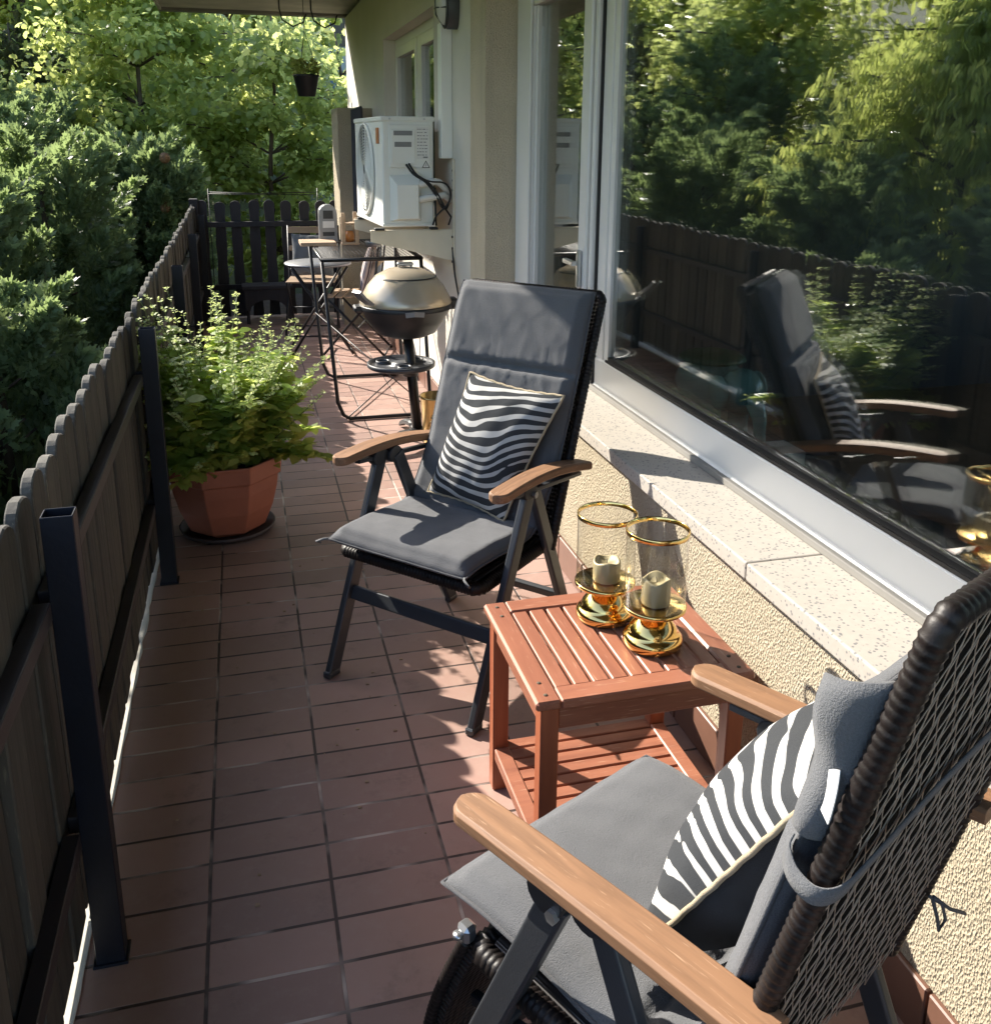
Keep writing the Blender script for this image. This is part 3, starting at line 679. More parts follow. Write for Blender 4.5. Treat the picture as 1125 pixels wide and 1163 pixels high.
cu1 = cushion('chair_cushion', 'charcoal grey padded cushion with separate head section on the chair facing the camera', c1, 'grey_canvas', 3, CP1, -.026, 0)
cu2 = cushion('chair_cushion', 'grey padded cushion on the nearest chair, its front corner in full sun', c2, 'grey_canvas', 5, CP2, 0, -.006)
def B2(u, z, d=0): return Vector(CP2.B(u, z, d))
# loose side of the head section, strap and care tag on the near cushion
m = MB(); P_ = []
for i in range(11):
    f2 = i/10; z = 1.085-.19*f2; row = []
    for j in range(8):
        f = j/7; wd_ = .062*(1-.45*f2); p = B2(.236+.010*math.sin(i*.8)*f+.012*math.sin(f*3.1), z-.035*f*(1-f2), -.004-wd_*f); row.append(tuple(p))
    P_.append(row)
m.grid(P_); o = m.build('side_flap', 'grey_canvas', cu2); md = o.modifiers.new('solid', 'SOLIDIFY'); md.thickness = .005
m = MB(); m.sweep(cr([B2(.232, .868, -.036), B2(.246, .858, -.030), B2(.257, .853, -.012), B2(.262, .858, .012), B2(.245, .866, .026), B2(.20, .875, .027), B2(.05, .895, .024), B2(-.15, .915, .024), B2(-.25, .92, .02)], 8), [(-.001, -.011), (.001, -.011), (.001, .011), (-.001, .011)], upv=(0, .25, .97), smooth=True); m.build('strap', 'grey_canvas', cu2)
m = MB(); m.sweep(cr([B2(.244, .975, -.022), B2(.254, .962, -.014), B2(.258, .946, -.010), B2(.256, .934, -.010)], 5), [(-.0006, -.0075), (.0006, -.0075), (.0006, .0075), (-.0006, .0075)], upv=(.5, .8, 0)); m.build('care_tag', 'white_cloth', cu2)
m = MB(); m.tube([B2(-.235, .50, .02), B2(-.262, .48, .035), B2(-.285, .44, .045), B2(-.275, .425, .045), B2(-.258, .455, .04), B2(-.24, .495, .025)], .0028, 6); m.tube([B2(-.24, .50, .025), B2(-.27, .475, .045), B2(-.298, .462, .06)], .0028, 6); m.build('tie', 'grey_canvas', cu2)
for cu, s in ((cu1, 1), (cu1, -1)):
    m = MB(); m.tube([(s*.230-.026, .03, .428), (s*.243-.026, .012, .430), (s*.262-.026, .002, .422), (s*.258-.026, .015, .414)], .0035, 6); m.build('tie', 'grey_canvas_light', cu)

def pillow(name, label, ch, C4, thick, cat='pillow', rot=0, group=None, mat='zebra', seed=1):
    """C4 corners BL, BR, TR, TL in the chair's local space; bulges both ways; front normal = (BR-BL)x(TL-BL)"""
    pl = empty(name, ch.location, ch.rotation_euler.z, label, cat, group)
    c = [V3(p) for p in C4]; n = 34; r_ = random.Random(seed); nn = (c[1]-c[0]).cross(c[3]-c[0]).normalized()
    ctr = sum(c, Vector())/4
    def pt(a, b, side):
        p = c[0].lerp(c[1], a).lerp(c[3].lerp(c[2], a), b)
        ax, by = 2*a-1, 2*b-1
        p = p-(p-ctr)*.07*((1-ax*ax)*(by*by)**2+(1-by*by)*(ax*ax)**2)
        h = thick*.5*((1-ax**2)**.55*(1-by**2)**.55)
        wr = .004*math.sin(a*23+b*9+seed)*math.sin(b*17-a*5)*(abs(ax)+abs(by))*h/thick*2
        return p+nn*side*(h+wr)
    import bmesh as _b
    verts = []; faces = []; uvs = []
    for sidx, side in enumerate((1, -1)):
        b0 = len(verts)
        for i in range(n+1):
            for j in range(n+1): verts.append(pt(i/n, j/n, side))
        for i in range(n):
            for j in range(n):
                q = [b0+i*(n+1)+j, b0+(i+1)*(n+1)+j, b0+(i+1)*(n+1)+j+1, b0+i*(n+1)+j+1]
                w_ = [(i/n, j/n), ((i+1)/n, j/n), ((i+1)/n, (j+1)/n), (i/n, (j+1)/n)]
                if side < 0: q = q[::-1]; w_ = w_[::-1]
                faces.append(q); uvs += [x for t in w_ for x in t]
        if mat == 'zebra':
            me = bpy.data.meshes.new('cover' if side > 0 else 'back_cover'); me.from_pydata(verts, [], faces)
            ul = me.uv_layers.new(name='UVMap'); ul.data.foreach_set('uv', uvs); me.polygons.foreach_set('use_smooth', [True]*len(faces))
            me.materials.append(MT[mat if side > 0 else 'black_cloth']); o = bpy.data.objects.new(me.name, me); COL.objects.link(o); o.parent = pl
            verts = []; faces = []; uvs = []
    if mat != 'zebra':
        me = bpy.data.meshes.new('cover'); me.from_pydata(verts, [], faces); ul = me.uv_layers.new(name='UVMap'); ul.data.foreach_set('uv', uvs)
        me.polygons.foreach_set('use_smooth', [True]*len(faces)); me.materials.append(MT[mat]); o = bpy.data.objects.new('cover', me); COL.objects.link(o); o.parent = pl
        return pl
    ring = []
    for k in range(n): ring.append(pt(k/n, 0, 0))
    for k in range(n): ring.append(pt(1, k/n, 0))
    for k in range(n): ring.append(pt(1-k/n, 1, 0))
    for k in range(n): ring.append(pt(0, 1-k/n, 0))
    ring = [p+Vector((0, 0, .0012*math.sin(i*1.7))) for i, p in enumerate(ring)]
    m = MB(); m.tube(ring, .0042, 6, upv=tuple(nn), closed=True); m.build('piping', 'cream_piping', pl)
    return pl
pillow('throw_pillow', 'zebra striped black and white pillow standing askew on the chair facing the camera', c1,
       [(-.175, .385, .475), (.125, .350, .455), (.250, .47, .828), (-.100, .510, .842)], .15, group='zebra striped pillows', seed=2)
pillow('throw_pillow', 'zebra striped black and white pillow lying against the back of the nearest chair', c2,
       [(-.225, .320, .485), (.168, .306, .478), (.176, .545, .885), (-.215, .495, .862)], .20, group='zebra striped pillows', seed=5)

# ------------------------------------------------------------------ LOW TABLE
tb = empty('side_table', (.88, -1.18, 0), label='low reddish wooden slatted table with lower shelf between the two garden chairs', cat='table')
hx, hy = .236, .212; zt = .480
m = MB(); fr = .052
for a_ in (-hx, hx-fr): MB().bbox(a_, a_+fr, -hy, hy, zt-.020, zt, .005).build('frame_board', 'red_wood', tb)
for a_ in (-hy, hy-fr): MB().bbox(-hx+fr+.0004, hx-fr-.0004, a_, a_+fr, zt-.020, zt, .003).build('frame_board', 'red_wood_cross', tb)
m = MB(); n = 9; wtot = 2*hx-2*fr; pitch = wtot/n
for k in range(n): x = -hx+fr+pitch*k; m.bbox(x+.0035, x+pitch-.0035, -hy+fr+.0004, hy-fr-.0004, zt-.018-random.uniform(0, .001), zt-.002-random.uniform(0, .0012), .0025)
m.build('tabletop', 'red_wood', tb)
lx, ly, lw = hx-.032, hy-.030, .019
for sx in (-1, 1):
    for s in (-1, 1): MB().bbox(sx*lx-lw, sx*lx+lw, s*ly-lw, s*ly+lw, 0, zt-.0203, .003).build('leg', 'red_wood_up', tb)
for s in (-1, 1):
    MB().bbox(-lx+lw+.0003, lx-lw-.0003, s*(ly+.004)-.009, s*(ly+.004)+.009, zt-.075, zt-.0205, .002).build('apron', 'red_wood_cross', tb)
    MB().bbox(s*(lx+.004)-.009, s*(lx+.004)+.009, -ly+lw+.0003, ly-lw-.0003, zt-.075, zt-.0205, .002).build('apron', 'red_wood', tb)
for a_ in (-1, 1):
    for b_ in (-1, 1):
        for dx_, dy_ in ((.026, .070), (.026, .026)): MB().lathe([(0, .0012), (.0042, .0012), (.0045, 0)], (a_*(hx-dx_), b_*(hy-dy_), zt), 12).build('wood_plug', 'bark', tb)
m = MB(); zs = .115
for s in (-1, 1): m.bbox(s*(lx-.002)-.018, s*(lx-.002)+.018, -ly+lw+.0003, ly-lw-.0003, zs-.026, zs+.004, .003)
n = 10; L_ = 2*ly+.03; p_ = L_/n
for k in range(n): y = -L_/2+p_*k; m.bbox(-lx+.0165, lx-.0165, y+.003, y+p_-.003, zs-.014, zs, .002)
m.build('shelf', 'red_wood_cross', tb)

# ------------------------------------------------------------------ CANDLE LANTERNS
def lantern(x, y, label, lab2, rz, sc_=1.0):
    e = empty('hurricane_lantern', (x, y, .4805), rz, label, 'candle holder', 'gold footed glass candle holders'); e.scale = (1, 1, sc_)
    pr = [(0, 0), (.060, 0), (.0635, .004), (.0645, .012), (.0635, .020), (.058, .0260), (.0545, .0285), (.053, .034), (.050, .041), (.045, .048), (.039, .055), (.032, .062), (.024, .068), (.017, .073), (.016, .075), (.018, .078), (.045, .081), (.064, .0835), (.0685, .087), (.0685, .0945), (.066, .096), (.0, .093)]
    MB().lathe(pr, n=48).build('foot', 'brass', e)
    MB().lathe([(.0655, .0965), (.0655, .262)], n=48).build('glass_cylinder', 'clear_glass', e)
    MB().lathe([(.0640, .257), (.0640, .2665), (.0655, .268), (.0675, .2665), (.0675, .257), (.0640, .257)], n=48).build('rim', 'brass', e)
    c = empty('candle', (x+.002, y-.002, .4805+.0965*sc_), rz, lab2, 'candle', 'candles in the glass holders'); c.scale = (.88, .88, .80 if sc_ < 1 else .95)
    m = MB(); n = 40; P_ = []
    prof = [(0.0, 0), (.033, 0), (.035, .004), (.035, .055), (.033, .061), (.029, .060), (.024, .053), (.0, .050)]
    for i in range(n):
        a = 2*math.pi*i/n; k_ = 1+.02*math.sin(5*a)
        P_.append([(r_*k_*math.cos(a), r_*k_*math.sin(a), z_+(.004*math.sin(3*a+x*9) if z_ > .05 and r_ > .02 else 0)) for r_, z_ in prof])
    m.grid(P_, True, True); m.build('wax', 'candle_wax', c)
    m = MB(); m.tube([(0, 0, .05), (.001, 0, .058), (.003, .001, .063)], .001, 5); m.build('wick', 'rubber', c)
lantern(.897, -1.092, 'gold and glass candle holder farther from the camera on the slatted table', 'low cream pillar candle in the farther glass holder', .3, .95)
lantern(.955, -1.232, 'gold and glass candle holder nearer to the camera on the slatted table', 'cream pillar candle in the nearer glass holder', 1.4)

# ------------------------------------------------------------------ POTTED HERB
pot = empty('potted_herb', (.02, .80, 0), label='bushy flowering herb in an octagonal terracotta pot beside the picket fence', cat='potted plant')
m = MB(); m.lathe([(0, 0), (.155, 0), (.18, .012), (.188, .03), (.181, .03), (.17, .018), (0, .014)], n=40); m.build('saucer', 'saucer', pot)
prof = [(0, .016), (.125, .016), (.15, .035), (.185, .12), (.205, .20), (.212, .25), (.222, .253), (.228, .31), (.232, .325), (.218, .325), (.212, .29), (0, .285)]
m = MB(); vs_ = []
n = 8; k = len(prof)
for i in range(n):
    a = 2*math.pi*(i+.5)/n+.05
    for (r_, z_) in prof: vs_.append((r_*1.04*math.cos(a), r_*1.04*math.sin(a), z_))
fs = [(i*k+q, ((i+1) % n)*k+q, ((i+1) % n)*k+q+1, i*k+q+1) for i in range(n) for q in range(k-1)]
m.add(vs_, fs); bev(m.build('pot', 'terracotta', pot), .004)
MB().lathe([(0, .291), (.205, .292)], n=8).build('soil', 'soil', pot)
stems = MB(); LP, LD, LN, LS = [], [], [], []; FP, FD, FN, FS = [], [], [], []
for k in range(210):
    a = random.uniform(0, 2*math.pi) if k < 180 else random.uniform(rad(222), rad(262)); r0 = random.uniform(0, .13); lean = random.uniform(.15, 1.15)*(.45+r0*4.5)*(1.15 if math.cos(a) > 0 else 1)
    low = k % 5 == 0 or k >= 180
    L_ = random.uniform(.38, .74)*(.62 if low else 1)*(1.0 if math.cos(a-2.6) > 0 else .86)
    if low: lean *= 2.2
    p = Vector((r0*math.cos(a), r0*math.sin(a), .285)); d = Vector((math.cos(a)*lean*.62, math.sin(a)*lean*.62, 1)).normalized()
    pts = [p.copy()]; ns = 16
    for q in range(ns):
        d = (d+Vector((math.cos(a), math.sin(a), 0))*(.02 if not low else .09)+Vector((random.uniform(-.06, .06), random.uniform(-.06, .06), -.035 if low else .0))).normalized(); p = p+d*L_/ns; pts.append(p.copy())
    if max(abs(p.x+.02), abs(p.y+.8)) < 0: continue
    # keep clear of the fence
    for q in pts: q.x = max(q.x, -.235-.02+.02*random.random() if q.z > .3 else q.x)
    stems.tube(pts, .0022, 4, scale=[1.3-.9*i/ns for i in range(ns+1)])
    for q in range(2, ns+1):
        f = q/ns; c = pts[q]; td = (pts[q]-pts[q-1]).normalized()
        if f < (.85 if low else .76):
            for w_ in range(5 if f > .15 else 3):
                b = random.uniform(0, 6.28); o_ = Vector((math.cos(b), math.sin(b), random.uniform(-.3, .45)))
                LP.append(c); LD.append(o_); LN.append(Vector((0, 0, 1))+Vector((random.uniform(-.6, .6), random.uniform(-.6, .6), 0))); LS.append(random.uniform(.040, .088)*(1.2-.5*f))
        if f > .68 and not (low and k % 3):
            for w_ in range(8):
                b = 6.28*w_/7+q; hh = random.uniform(-.01, .01); o_ = Vector((math.cos(b), math.sin(b), .35)); rr = .003
                FP.append(c+td*hh+o_*rr); FD.append(o_); FN.append(td+Vector((random.uniform(-.4, .4),)*3)); FS.append(random.uniform(.013, .023)*(1.35-.6*f))
stems.build('stems', 'stem_green', pot)
A = lambda l: np.array([tuple(v) for v in l])
o = leaves('foliage', A(LP), A(LD), A(LN), LS, T_OVAL, 'leaf_basil', pot); tag(o, kind='stuff')
o = leaves('blossoms', A(FP), A(FD), A(FN), FS, T_DOT, 'flower_basil', pot); tag(o, kind='stuff')

# ------------------------------------------------------------------ GRILL
gr = empty('electric_grill', (.915, 1.72, 0), label='bronze lidded electric kettle grill on a black pole stand with round tray', cat='grill')
m = MB(); m.tube([(0.05, -.02, .03), (.03, -.01, .30), (0.005, 0, .60)], .026, 16); m.build('pole', 'black_metal', gr)
for a in (215, 330, 95, 20):
    ca, sa_ = math.cos(rad(a)), math.sin(rad(a)); pts = [(.05+ca*r_, -.02+sa_*r_, z_) for r_, z_ in ((.0, .075), (.12, .085), (.24, .06), (.32, .03), (.35, .012))]
    m = MB(); m.sweep(pts, [(-.022, -.012), (.022, -.012), (.022, .008), (.012, .014), (-.012, .014), (-.022, .008)], scale=[1.2, 1.1, 1, .9, .8]); bev(m.build('foot', 'black_plastic', gr), .004)
m = MB(); prof = [(0, 0), (.165, 0), (.172, .006), (.172, .024), (.165, .026), (.158, .013), (.10, .011), (.05, .011), (.05, .022), (.0, .022)]
m.lathe(prof, (-.03, -.01, .42), 40); m.lathe([(.035, .43), (.04, .40), (.04, .37), (.0, .37)], (.02, 0, 0), 20)
for a in (30, 150, 270): m.lathe([(.036, .012), (.036, .026), (.030, .026), (.030, .013)], (-.03+.10*math.cos(rad(a)), -.01+.10*math.sin(rad(a)), .42), 18)
m.build('tray', 'tray_grey', gr)
m = MB(); sxx = 1.0
m.lathe([(0, .575), (.10, .578), (.15, .60), (.19, .66), (.222, .715), (.232, .722), (.232, .742), (.222, .745), (.0, .742)], n=44); bev(m.build('bowl', 'black_plastic', gr), .003)
m = MB(); m.lathe([(.228, .7455), (.230, .756), (.215, .79), (.19, .835), (.145, .885), (.085, .915), (.0, .928)], n=48); lid = m.build('lid', 'bronze_enamel', gr)
m = MB(); m.lathe([(.151, .8805), (.1545, .8785), (.157, .876)], n=48); m.build('lid_seam', 'black_metal', lid)
m = MB(); m.bbox(-.04, .04, -.018, .018, .93, .948, .008); m.bbox(-.035, -.025, -.01, .01, .915, .932, .003).bbox(.025, .035, -.01, .01, .915, .932, .003); m.build('vent_knob', 'bare_metal', lid)
m = MB(); m.sweep([(-.195, -.135, .765), (-.235, -.16, .80), (-.262, -.175, .835)], [(-.03, -.007), (.03, -.007), (.03, .007), (-.03, .007)]); m.build('lid_handle', 'silver', gr)
m = MB(); m.bbox(-.26, -.215, -.05, .05, .71, .74, .008).bbox(.2, .262, -.05, .03, .71, .765, .01); m.build('side_handle', 'black_plastic', gr)
m = MB(); m.sweep([(-.04, -.238, .722), (.0, -.248, .728), (.05, -.236, .722)], [(-.004, -.012), (.004, -.012), (.004, .012), (-.004, .012)]); m.build('badge_plate', 'silver', gr)
m = MB(); m.tube(cr([(.26, -.02, .70), (.285, -.1, .5), (.27, -.2, .42), (.25, -.25, .30)]), .005, 6); m.build('power_cord', 'black_plastic', gr)

bk = empty('ice_bucket', (1.015, 1.60, 0), label='gilt tin bucket with a lion head ring standing behind the grill pole', cat='bucket')
bk.location = (1.03, 1.52, 0)
m = MB(); m.lathe([(0, .002), (.062, .002), (.064, .01), (.084, .30), (.088, .305), (.086, .312), (.078, .306), (.060, .015), (0, .012)], n=40); m.build('body', 'gilt_tin', bk)
m = MB(); c0 = Vector((-.03, -.079, .20)); m.tube([c0+Vector((.028*math.cos(a), -.006, .028*math.sin(a)-.02)) for a in [6.2832*k/20 for k in range(20)]], .003, 6, upv=(0, 1, 0), closed=True); m.lathe([(0, .014), (.012, .01), (.018, 0), (.012, -.01), (0, -.014)], (-.03, -.075, .215), 14); m.build('ring', 'gilt_tin', bk)

# ------------------------------------------------------------------ WIRE RACK
rk = empty('folding_rack', (.85, 2.7, 0), label='black tubular steel rack with wire mesh top standing behind the grill', cat='rack')
rx, ry = .265, .50; zt = .905
m = MB(); m.tube([(-.30, -ry+.02, zt), (-.30, ry, zt), (.24, ry, zt), (.24, -ry+.02, zt)], .011, 8, closed=True); m.build('top_frame', 'black_metal', rk)
m = MB(); 
for k in range(1, 24): x = -.30+.54*k/24; m.tube([(x, -ry+.02, zt+.004), (x, ry, zt+.004)], .0017, 4)
for k in range(1, 20): y = -ry+.02+(2*ry-.02)*k/20; m.tube([(-.30, y, zt+.007), (.24, y, zt+.007)], .0017, 4)
m.build('mesh_top', 'black_metal', rk)
for s, y in ((0, -.48), (1, .52)):
    m = MB(); m.tube([(-.30, y+.02 if s == 0 else y-.04, zt-.012), (-.245, y, .11), (-.215, y, .035), (-.18, y, .012), (.24, y, .012), (.275, y, .035), (.28, y, .08), (.24, y+.02 if s == 0 else y-.04, zt-.012)], .0105, 8, upv=(0, 1, 0)); m.build('leg_frame', 'black_metal', rk)
m = MB(); m.tube([(-.20, -.48, .012), (.26, .52, .02)], .004, 6); m.tube([(-.28, .5, .45), (.26, -.48, .05)], .0035, 6); m.build('brace', 'black_metal', rk)
# objects on the rack
o = empty('tin_box', (.66, 3.08, .916), label='silver metal napkin box with dark slots standing on the rack', cat='box')
m = MB(); pr = [(-.055, 0), (.055, 0), (.055, .18)]+[(.055*math.cos(a), .18+.05*math.sin(a)) for a in [math.pi*k/8 for k in range(1, 8)]]+[(-.055, .18)]
m.prism(pr, 'y', -.05, .05); bev(m.build('shell', 'silver', o), .003)
m = MB(); m.box(-.03, .03, -.053, -.0505, .145, .195).box(-.036, .036, -.053, -.0505, .04, .065); m.build('slot', 'black_plastic', o)
MB().box(-.034, .036, -.054, -.0505, .09, .13).build('paper', 'white_cloth', o)
o = empty('wooden_lantern', (.775, 2.92, .916), label='small tan wooden frame lantern with amber glass on the rack', cat='lantern')
m = MB()
for sx in (-1, 1):
    for s in (-1, 1): m.bbox(sx*.04-.011, sx*.04+.011, s*.04-.011, s*.04+.011, 0, .19 if sx*s > 0 else .16, .002)
m.bbox(-.055, .055, -.055, .055, -.0, .014).bbox(-.05, .05, -.05, .05, .12, .13); m.build('frame', 'old_board', o)
MB().lathe([(0, .015), (.025, .015), (.03, .05), (.022, .08), (.0, .08)], n=16).build('glass_jar', 'amber_glass', o)
o = bev(MB().box(-.09, .12, -.11, .11, 0, .022).build('serving_board', 'old_board', loc=(.60, 3.12, .9165-.0)), .003); o.location = (.565, 2.93, .9165); tag(o, 'pale wooden board jutting over the left corner of the rack', 'board')
o = empty('ash_tray', (.90, 2.75, .916), label='small crumpled grey stone bowl on the mesh top of the rack', cat='bowl')
MB().lathe([(0, 0), (.04, 0), (.055, .03), (.05, .035), (.03, .02), (0, .018)], n=16).build('bowl', 'silver', o)
mid = tag(MB().lathe([(0, .001), (.055, .001), (.09, .10), (.085, .105), (0, .09)], (1.05, 3.25, 0), 20).build('plant_pot', 'saucer'), 'small dark brown pot on the floor beneath the rack', 'pot')

# bistro set -------------------------------------------------------
bt = empty('bistro_table', (.66, 4.05, 0), label='small round folding bistro table with thin top beside the end fence', cat='table')
m = MB(); m.lathe([(0, .655), (.235, .655), (.24, .66), (.24, .668), (.235, .673), (0, .673)], n=36); m.build('tabletop', 'silver', bt)
for s in (-1, 1):
    MB().tube([(-.22, s*.13, .01), (.2, s*.13, .65)], .009, 6, upv=(0, 1, 0)).build('leg', 'black_metal', bt); MB().tube([(.22, s*.15, .01), (-.2, s*.15, .65)], .009, 6, upv=(0, 1, 0)).build('leg', 'black_metal', bt)
m = MB(); m.tube([(-.22, -.13, .02), (-.22, .13, .02)], .007, 6); m.tube([(.22, -.15, .02), (.22, .15, .02)], .007, 6); m.build('crossbar', 'black_metal', bt)
def bistro(loc, rz, label):
    e = empty('folding_chair', loc, rz, label, 'chair', 'black folding bistro chairs')
    m = MB()
    for k in range(6): y = -.17+.068*k; m.bbox(-.19, .19, y, y+.05, .445, .457, .002)
    m.build('seat', 'old_board', e)
    for s in (-1, 1):
        MB().tube([(s*.20, -.22, .01), (s*.20, .17, .45), (s*.20, .22, .86)], .009, 6, upv=(1, 0, 0)).build('leg', 'black_metal', e); MB().tube([(s*.18, .25, .01), (s*.18, -.17, .45)], .009, 6, upv=(1, 0, 0)).build('leg', 'black_metal', e)
    m = MB(); m.tube([(-.2, -.2, .03), (.2, -.2, .03)], .007, 6); m.tube([(-.18, .24, .03), (.18, .24, .03)], .007, 6); m.tube([(-.18, .05, .22), (.18, .05, .22)], .006, 6); m.build('crossbar', 'black_metal', e)
    m = MB(); m.bbox(-.2, .2, .20, .212, .80, .85, .003).bbox(-.2, .2, .19, .202, .66, .70, .003); m.build('backrest', 'old_board', e)
    return e
b1 = bistro((.90, 3.95, 0), rad(-105), 'folding bistro chair nearer the wall, its striped cushion leaning on the back')
b2 = bistro((.66, 4.72, 0), rad(-10), 'folding bistro chair beside the end fence with a grey cushion')
pillow('striped_cushion', 'pink and navy striped cushion on the folding chair nearer the wall', b1, [(-.19, .08, .47), (.19, .08, .47), (.19, .17, .83), (-.19, .17, .83)], .10, mat='striped_cotton', cat='cushion')
pillow('striped_cushion', 'grey striped cushion on the folding chair by the end fence', b2, [(-.17, .05, .47), (.17, .05, .47), (.17, .16, .80), (-.17, .16, .80)], .10, mat='grey_canvas_light', cat='cushion')

# ------------------------------------------------------------------ AIR CONDITIONER
ac = empty('air_conditioner', (1.13, 2.05, 1.092), rad(3.0), 'white outdoor air conditioning unit on wall brackets beyond the door', 'air conditioner')
# local: x from -.27 (front) to 0, y 0..0.80, z 0..0.55
m = MB(); m.bbox(-.27, .0, 0, .80, .012, .548, .008); m.bbox(-.277, .006, -.004, .806, .530, .556, .005); m.bbox(-.274, .003, -.002, .803, .0, .018, .003); m.build('casing', 'ac_paint', ac)
m = MB()
for rr in [.03+.0155*k for k in range(14)]:
    m.tube([(-.283, .46+rr*math.cos(a), .28+rr*math.sin(a)) for a in [6.2832*k/40 for k in range(40)]], .0018, 4, upv=(1, 0, 0), closed=True)
for k in range(16): a = 6.2832*k/16; m.tube([(-.281, .46+.03*math.cos(a), .28+.03*math.sin(a)), (-.281, .46+.235*math.cos(a+.25), .28+.235*math.sin(a+.25))], .0018, 4)
m.tube([(-.279, .46+.243*math.cos(a), .28+.243*math.sin(a)) for a in [6.2832*k/48 for k in range(48)]], .008, 6, upv=(1, 0, 0), closed=True)
m.build('fan_grille', 'ac_paint', ac)
m = MB(); m.prism([(.46+.238*math.cos(6.2832*k/40), .28+.238*math.sin(6.2832*k/40)) for k in range(40)], 'x', -.2745, -.2705); m.build('fan_opening', 'tray_grey', ac)
m = MB()
for k in range(3):
    a0 = k*2.094; P_ = [[(-.276-.003*j, .46+(.05+.18*i/6)*math.cos(a0+.25*j/2+.1*i), .28+(.05+.18*i/6)*math.sin(a0+.35*j+.1*i)) for j in range(4)] for i in range(7)]; m.grid(P_)
m.build('fan_blades', 'ac_paint', ac)
MB().bbox(-.2765, -.2705, .07, .13, .42, .50, .001).build('badge', 'copper_badge', ac)
m = MB()  # service cover on the side facing the camera (y = 0 plane)
m.bbox(-.235, -.02, -.010, -.0005, .30, .515, .003); m.bbox(-.225, -.10, -.016, -.0102, .32, .49, .004)
sc = m.build('service_cover', 'ac_paint', ac)
m = MB(); m.box(-.212, -.115, -.0168, -.0161, .462, .485); m.box(-.208, -.12, -.0168, -.0161, .405, .43); m.build('hand_grip', 'print_grey', sc)
m = MB(); m.add([(-.235, -.001, .03), (-.07, -.001, .03), (-.07, -.001, .265), (-.235, -.001, .265), (-.205, -.05, .045), (-.095, -.05, .045), (-.095, -.05, .215), (-.205, -.05, .215)], [(0, 1, 5, 4), (1, 2, 6, 5), (2, 3, 7, 6), (3, 0, 4, 7), (4, 5, 6, 7)]); m.build('valve_cover', 'ac_paint', ac)
lab = MB().box(-.092, -.028, -.0108, -.0102, .345, .505).build('rating_label', 'upvc', ac)
m = MB(); r_ = random.Random(4)
for k in range(9):
    z = .495-.016*k; x = -.088
    while x < -.036: l_ = r_.uniform(.004, .014); m.box(x, min(x+l_, -.033), -.0113, -.0109, z-.004, z); x += l_+r_.uniform(.002, .01)
m.box(-.058, -.034, -.0113, -.0109, .35, .357); m.build('print', 'print_grey', lab)
m = MB(); m.add([(-.066, -.0106, .30), (-.022, -.0106, .30), (-.044, -.0106, .338)], [(0, 1, 2)]); wl = m.build('warning_sign', 'rubber', ac)
m = MB(); m.add([(-.060, -.0110, .3035), (-.028, -.0110, .3035), (-.044, -.0110, .331)], [(0, 1, 2)]); m.build('sign_face', 'upvc', wl)
m = MB(); m.add([(-.047, -.0114, .306), (-.041, -.0114, .313), (-.044, -.0114, .314), (-.041, -.0114, .323), (-.047, -.0114, .315), (-.044, -.0114, .314)], [(0, 1, 2, 3, 4, 5)]); m.build('bolt_mark', 'rubber', wl)
m = MB()
for (x, z) in ((-.255, .543), (-.04, .543), (-.225, .04), (-.08, .04), (-.16, .32)): m.lathe([(0, .004), (.005, .003), (.006, 0)], (0, 0, 0), 8); 
m = MB()
for (x, z) in ((-.23, .543), (-.05, .543), (-.225, .035), (-.08, .035)): m.prism([(x+.005*math.cos(6.2832*k/8), z+.005*math.sin(6.2832*k/8)) for k in range(8)], 'y', -.0125, -.0045)
m.build('screw', 'bare_metal', ac)
m = MB()
for z, z2 in ((.215, .20), (.14, .16)): m.tube(cr([(-.085, -.025, z), (-.04, -.045, z+.012), (.01, -.045, z+.015), (.05, -.03, z2), (.088, .0, z2-.03)]), .018, 10)
m.build('insulated_pipe', 'grey_hose', ac)
m = MB()
for dx, dz in ((0, 0), (.014, .004)): m.tube(cr([(-.15+dx, -.018, .318+dz), (-.12+dx, -.05, .27), (-.06+dx, -.06, .23), (-.01+dx, -.06, .17), (.03+dx, -.055, .10), (.06, -.04, .10), (.082, -.01, .14)]), .0055, 6)
m.tube(cr([(-.12, -.05, .27), (-.04, -.062, .235), (.04, -.06, .225), (.075, -.05, .18), (.06, -.06, .12), (.0, -.055, .06), (-.015, -.03, .01)]), .005, 6); m.tube([(.0, -.02, .2), (.0, -.03, .08), (.005, -.02, .005)], .006, 6); m.tube([(.03, -.04, .12), (.08, -.045, .05), (.07, -.03, .008)], .005, 6)
m.build('cable', 'rubber', ac)
def bracket(y, label):
    e = empty('wall_bracket', (1.2249, y, 1.0), 0, label, 'bracket', 'beige brackets under the air conditioner')
    m = MB(); m.bbox(-.009, -.0, -.022, .022, -.15, .44, .002); m.build('upright', 'bracket_paint', e)
    m = MB(); m.prism([(-.44, .075), (-.0095, .075), (-.0095, -.085), (-.44, .022)], 'y', -.004, .001); m.bbox(-.44, -.0095, -.0042, .03, .0752, .0800, .001); bev(m.build('arm', 'bracket_paint', e), .0015)
    m = MB()
    for z in (.38, .33, .28): m.prism([(0+.0055*math.cos(6.2832*k/8), z+.0055*math.sin(6.2832*k/8)) for k in range(8)], 'x', -.0105, -.0092)
    for z in (.04, -.02, -.09): m.prism([(-.005+.007*math.cos(6.2832*k/6), z+.007*math.sin(6.2832*k/6)) for k in range(6)], 'x', -.016, -.0092)
    m.build('bolt', 'rubber', e)
    m = MB(); m.bbox(-.42, -.37, -.02, .03, .0801, .092, .002).bbox(-.13, -.09, -.02, .03, .0801, .092, .002); m.build('rubber_pad', 'rubber', e)
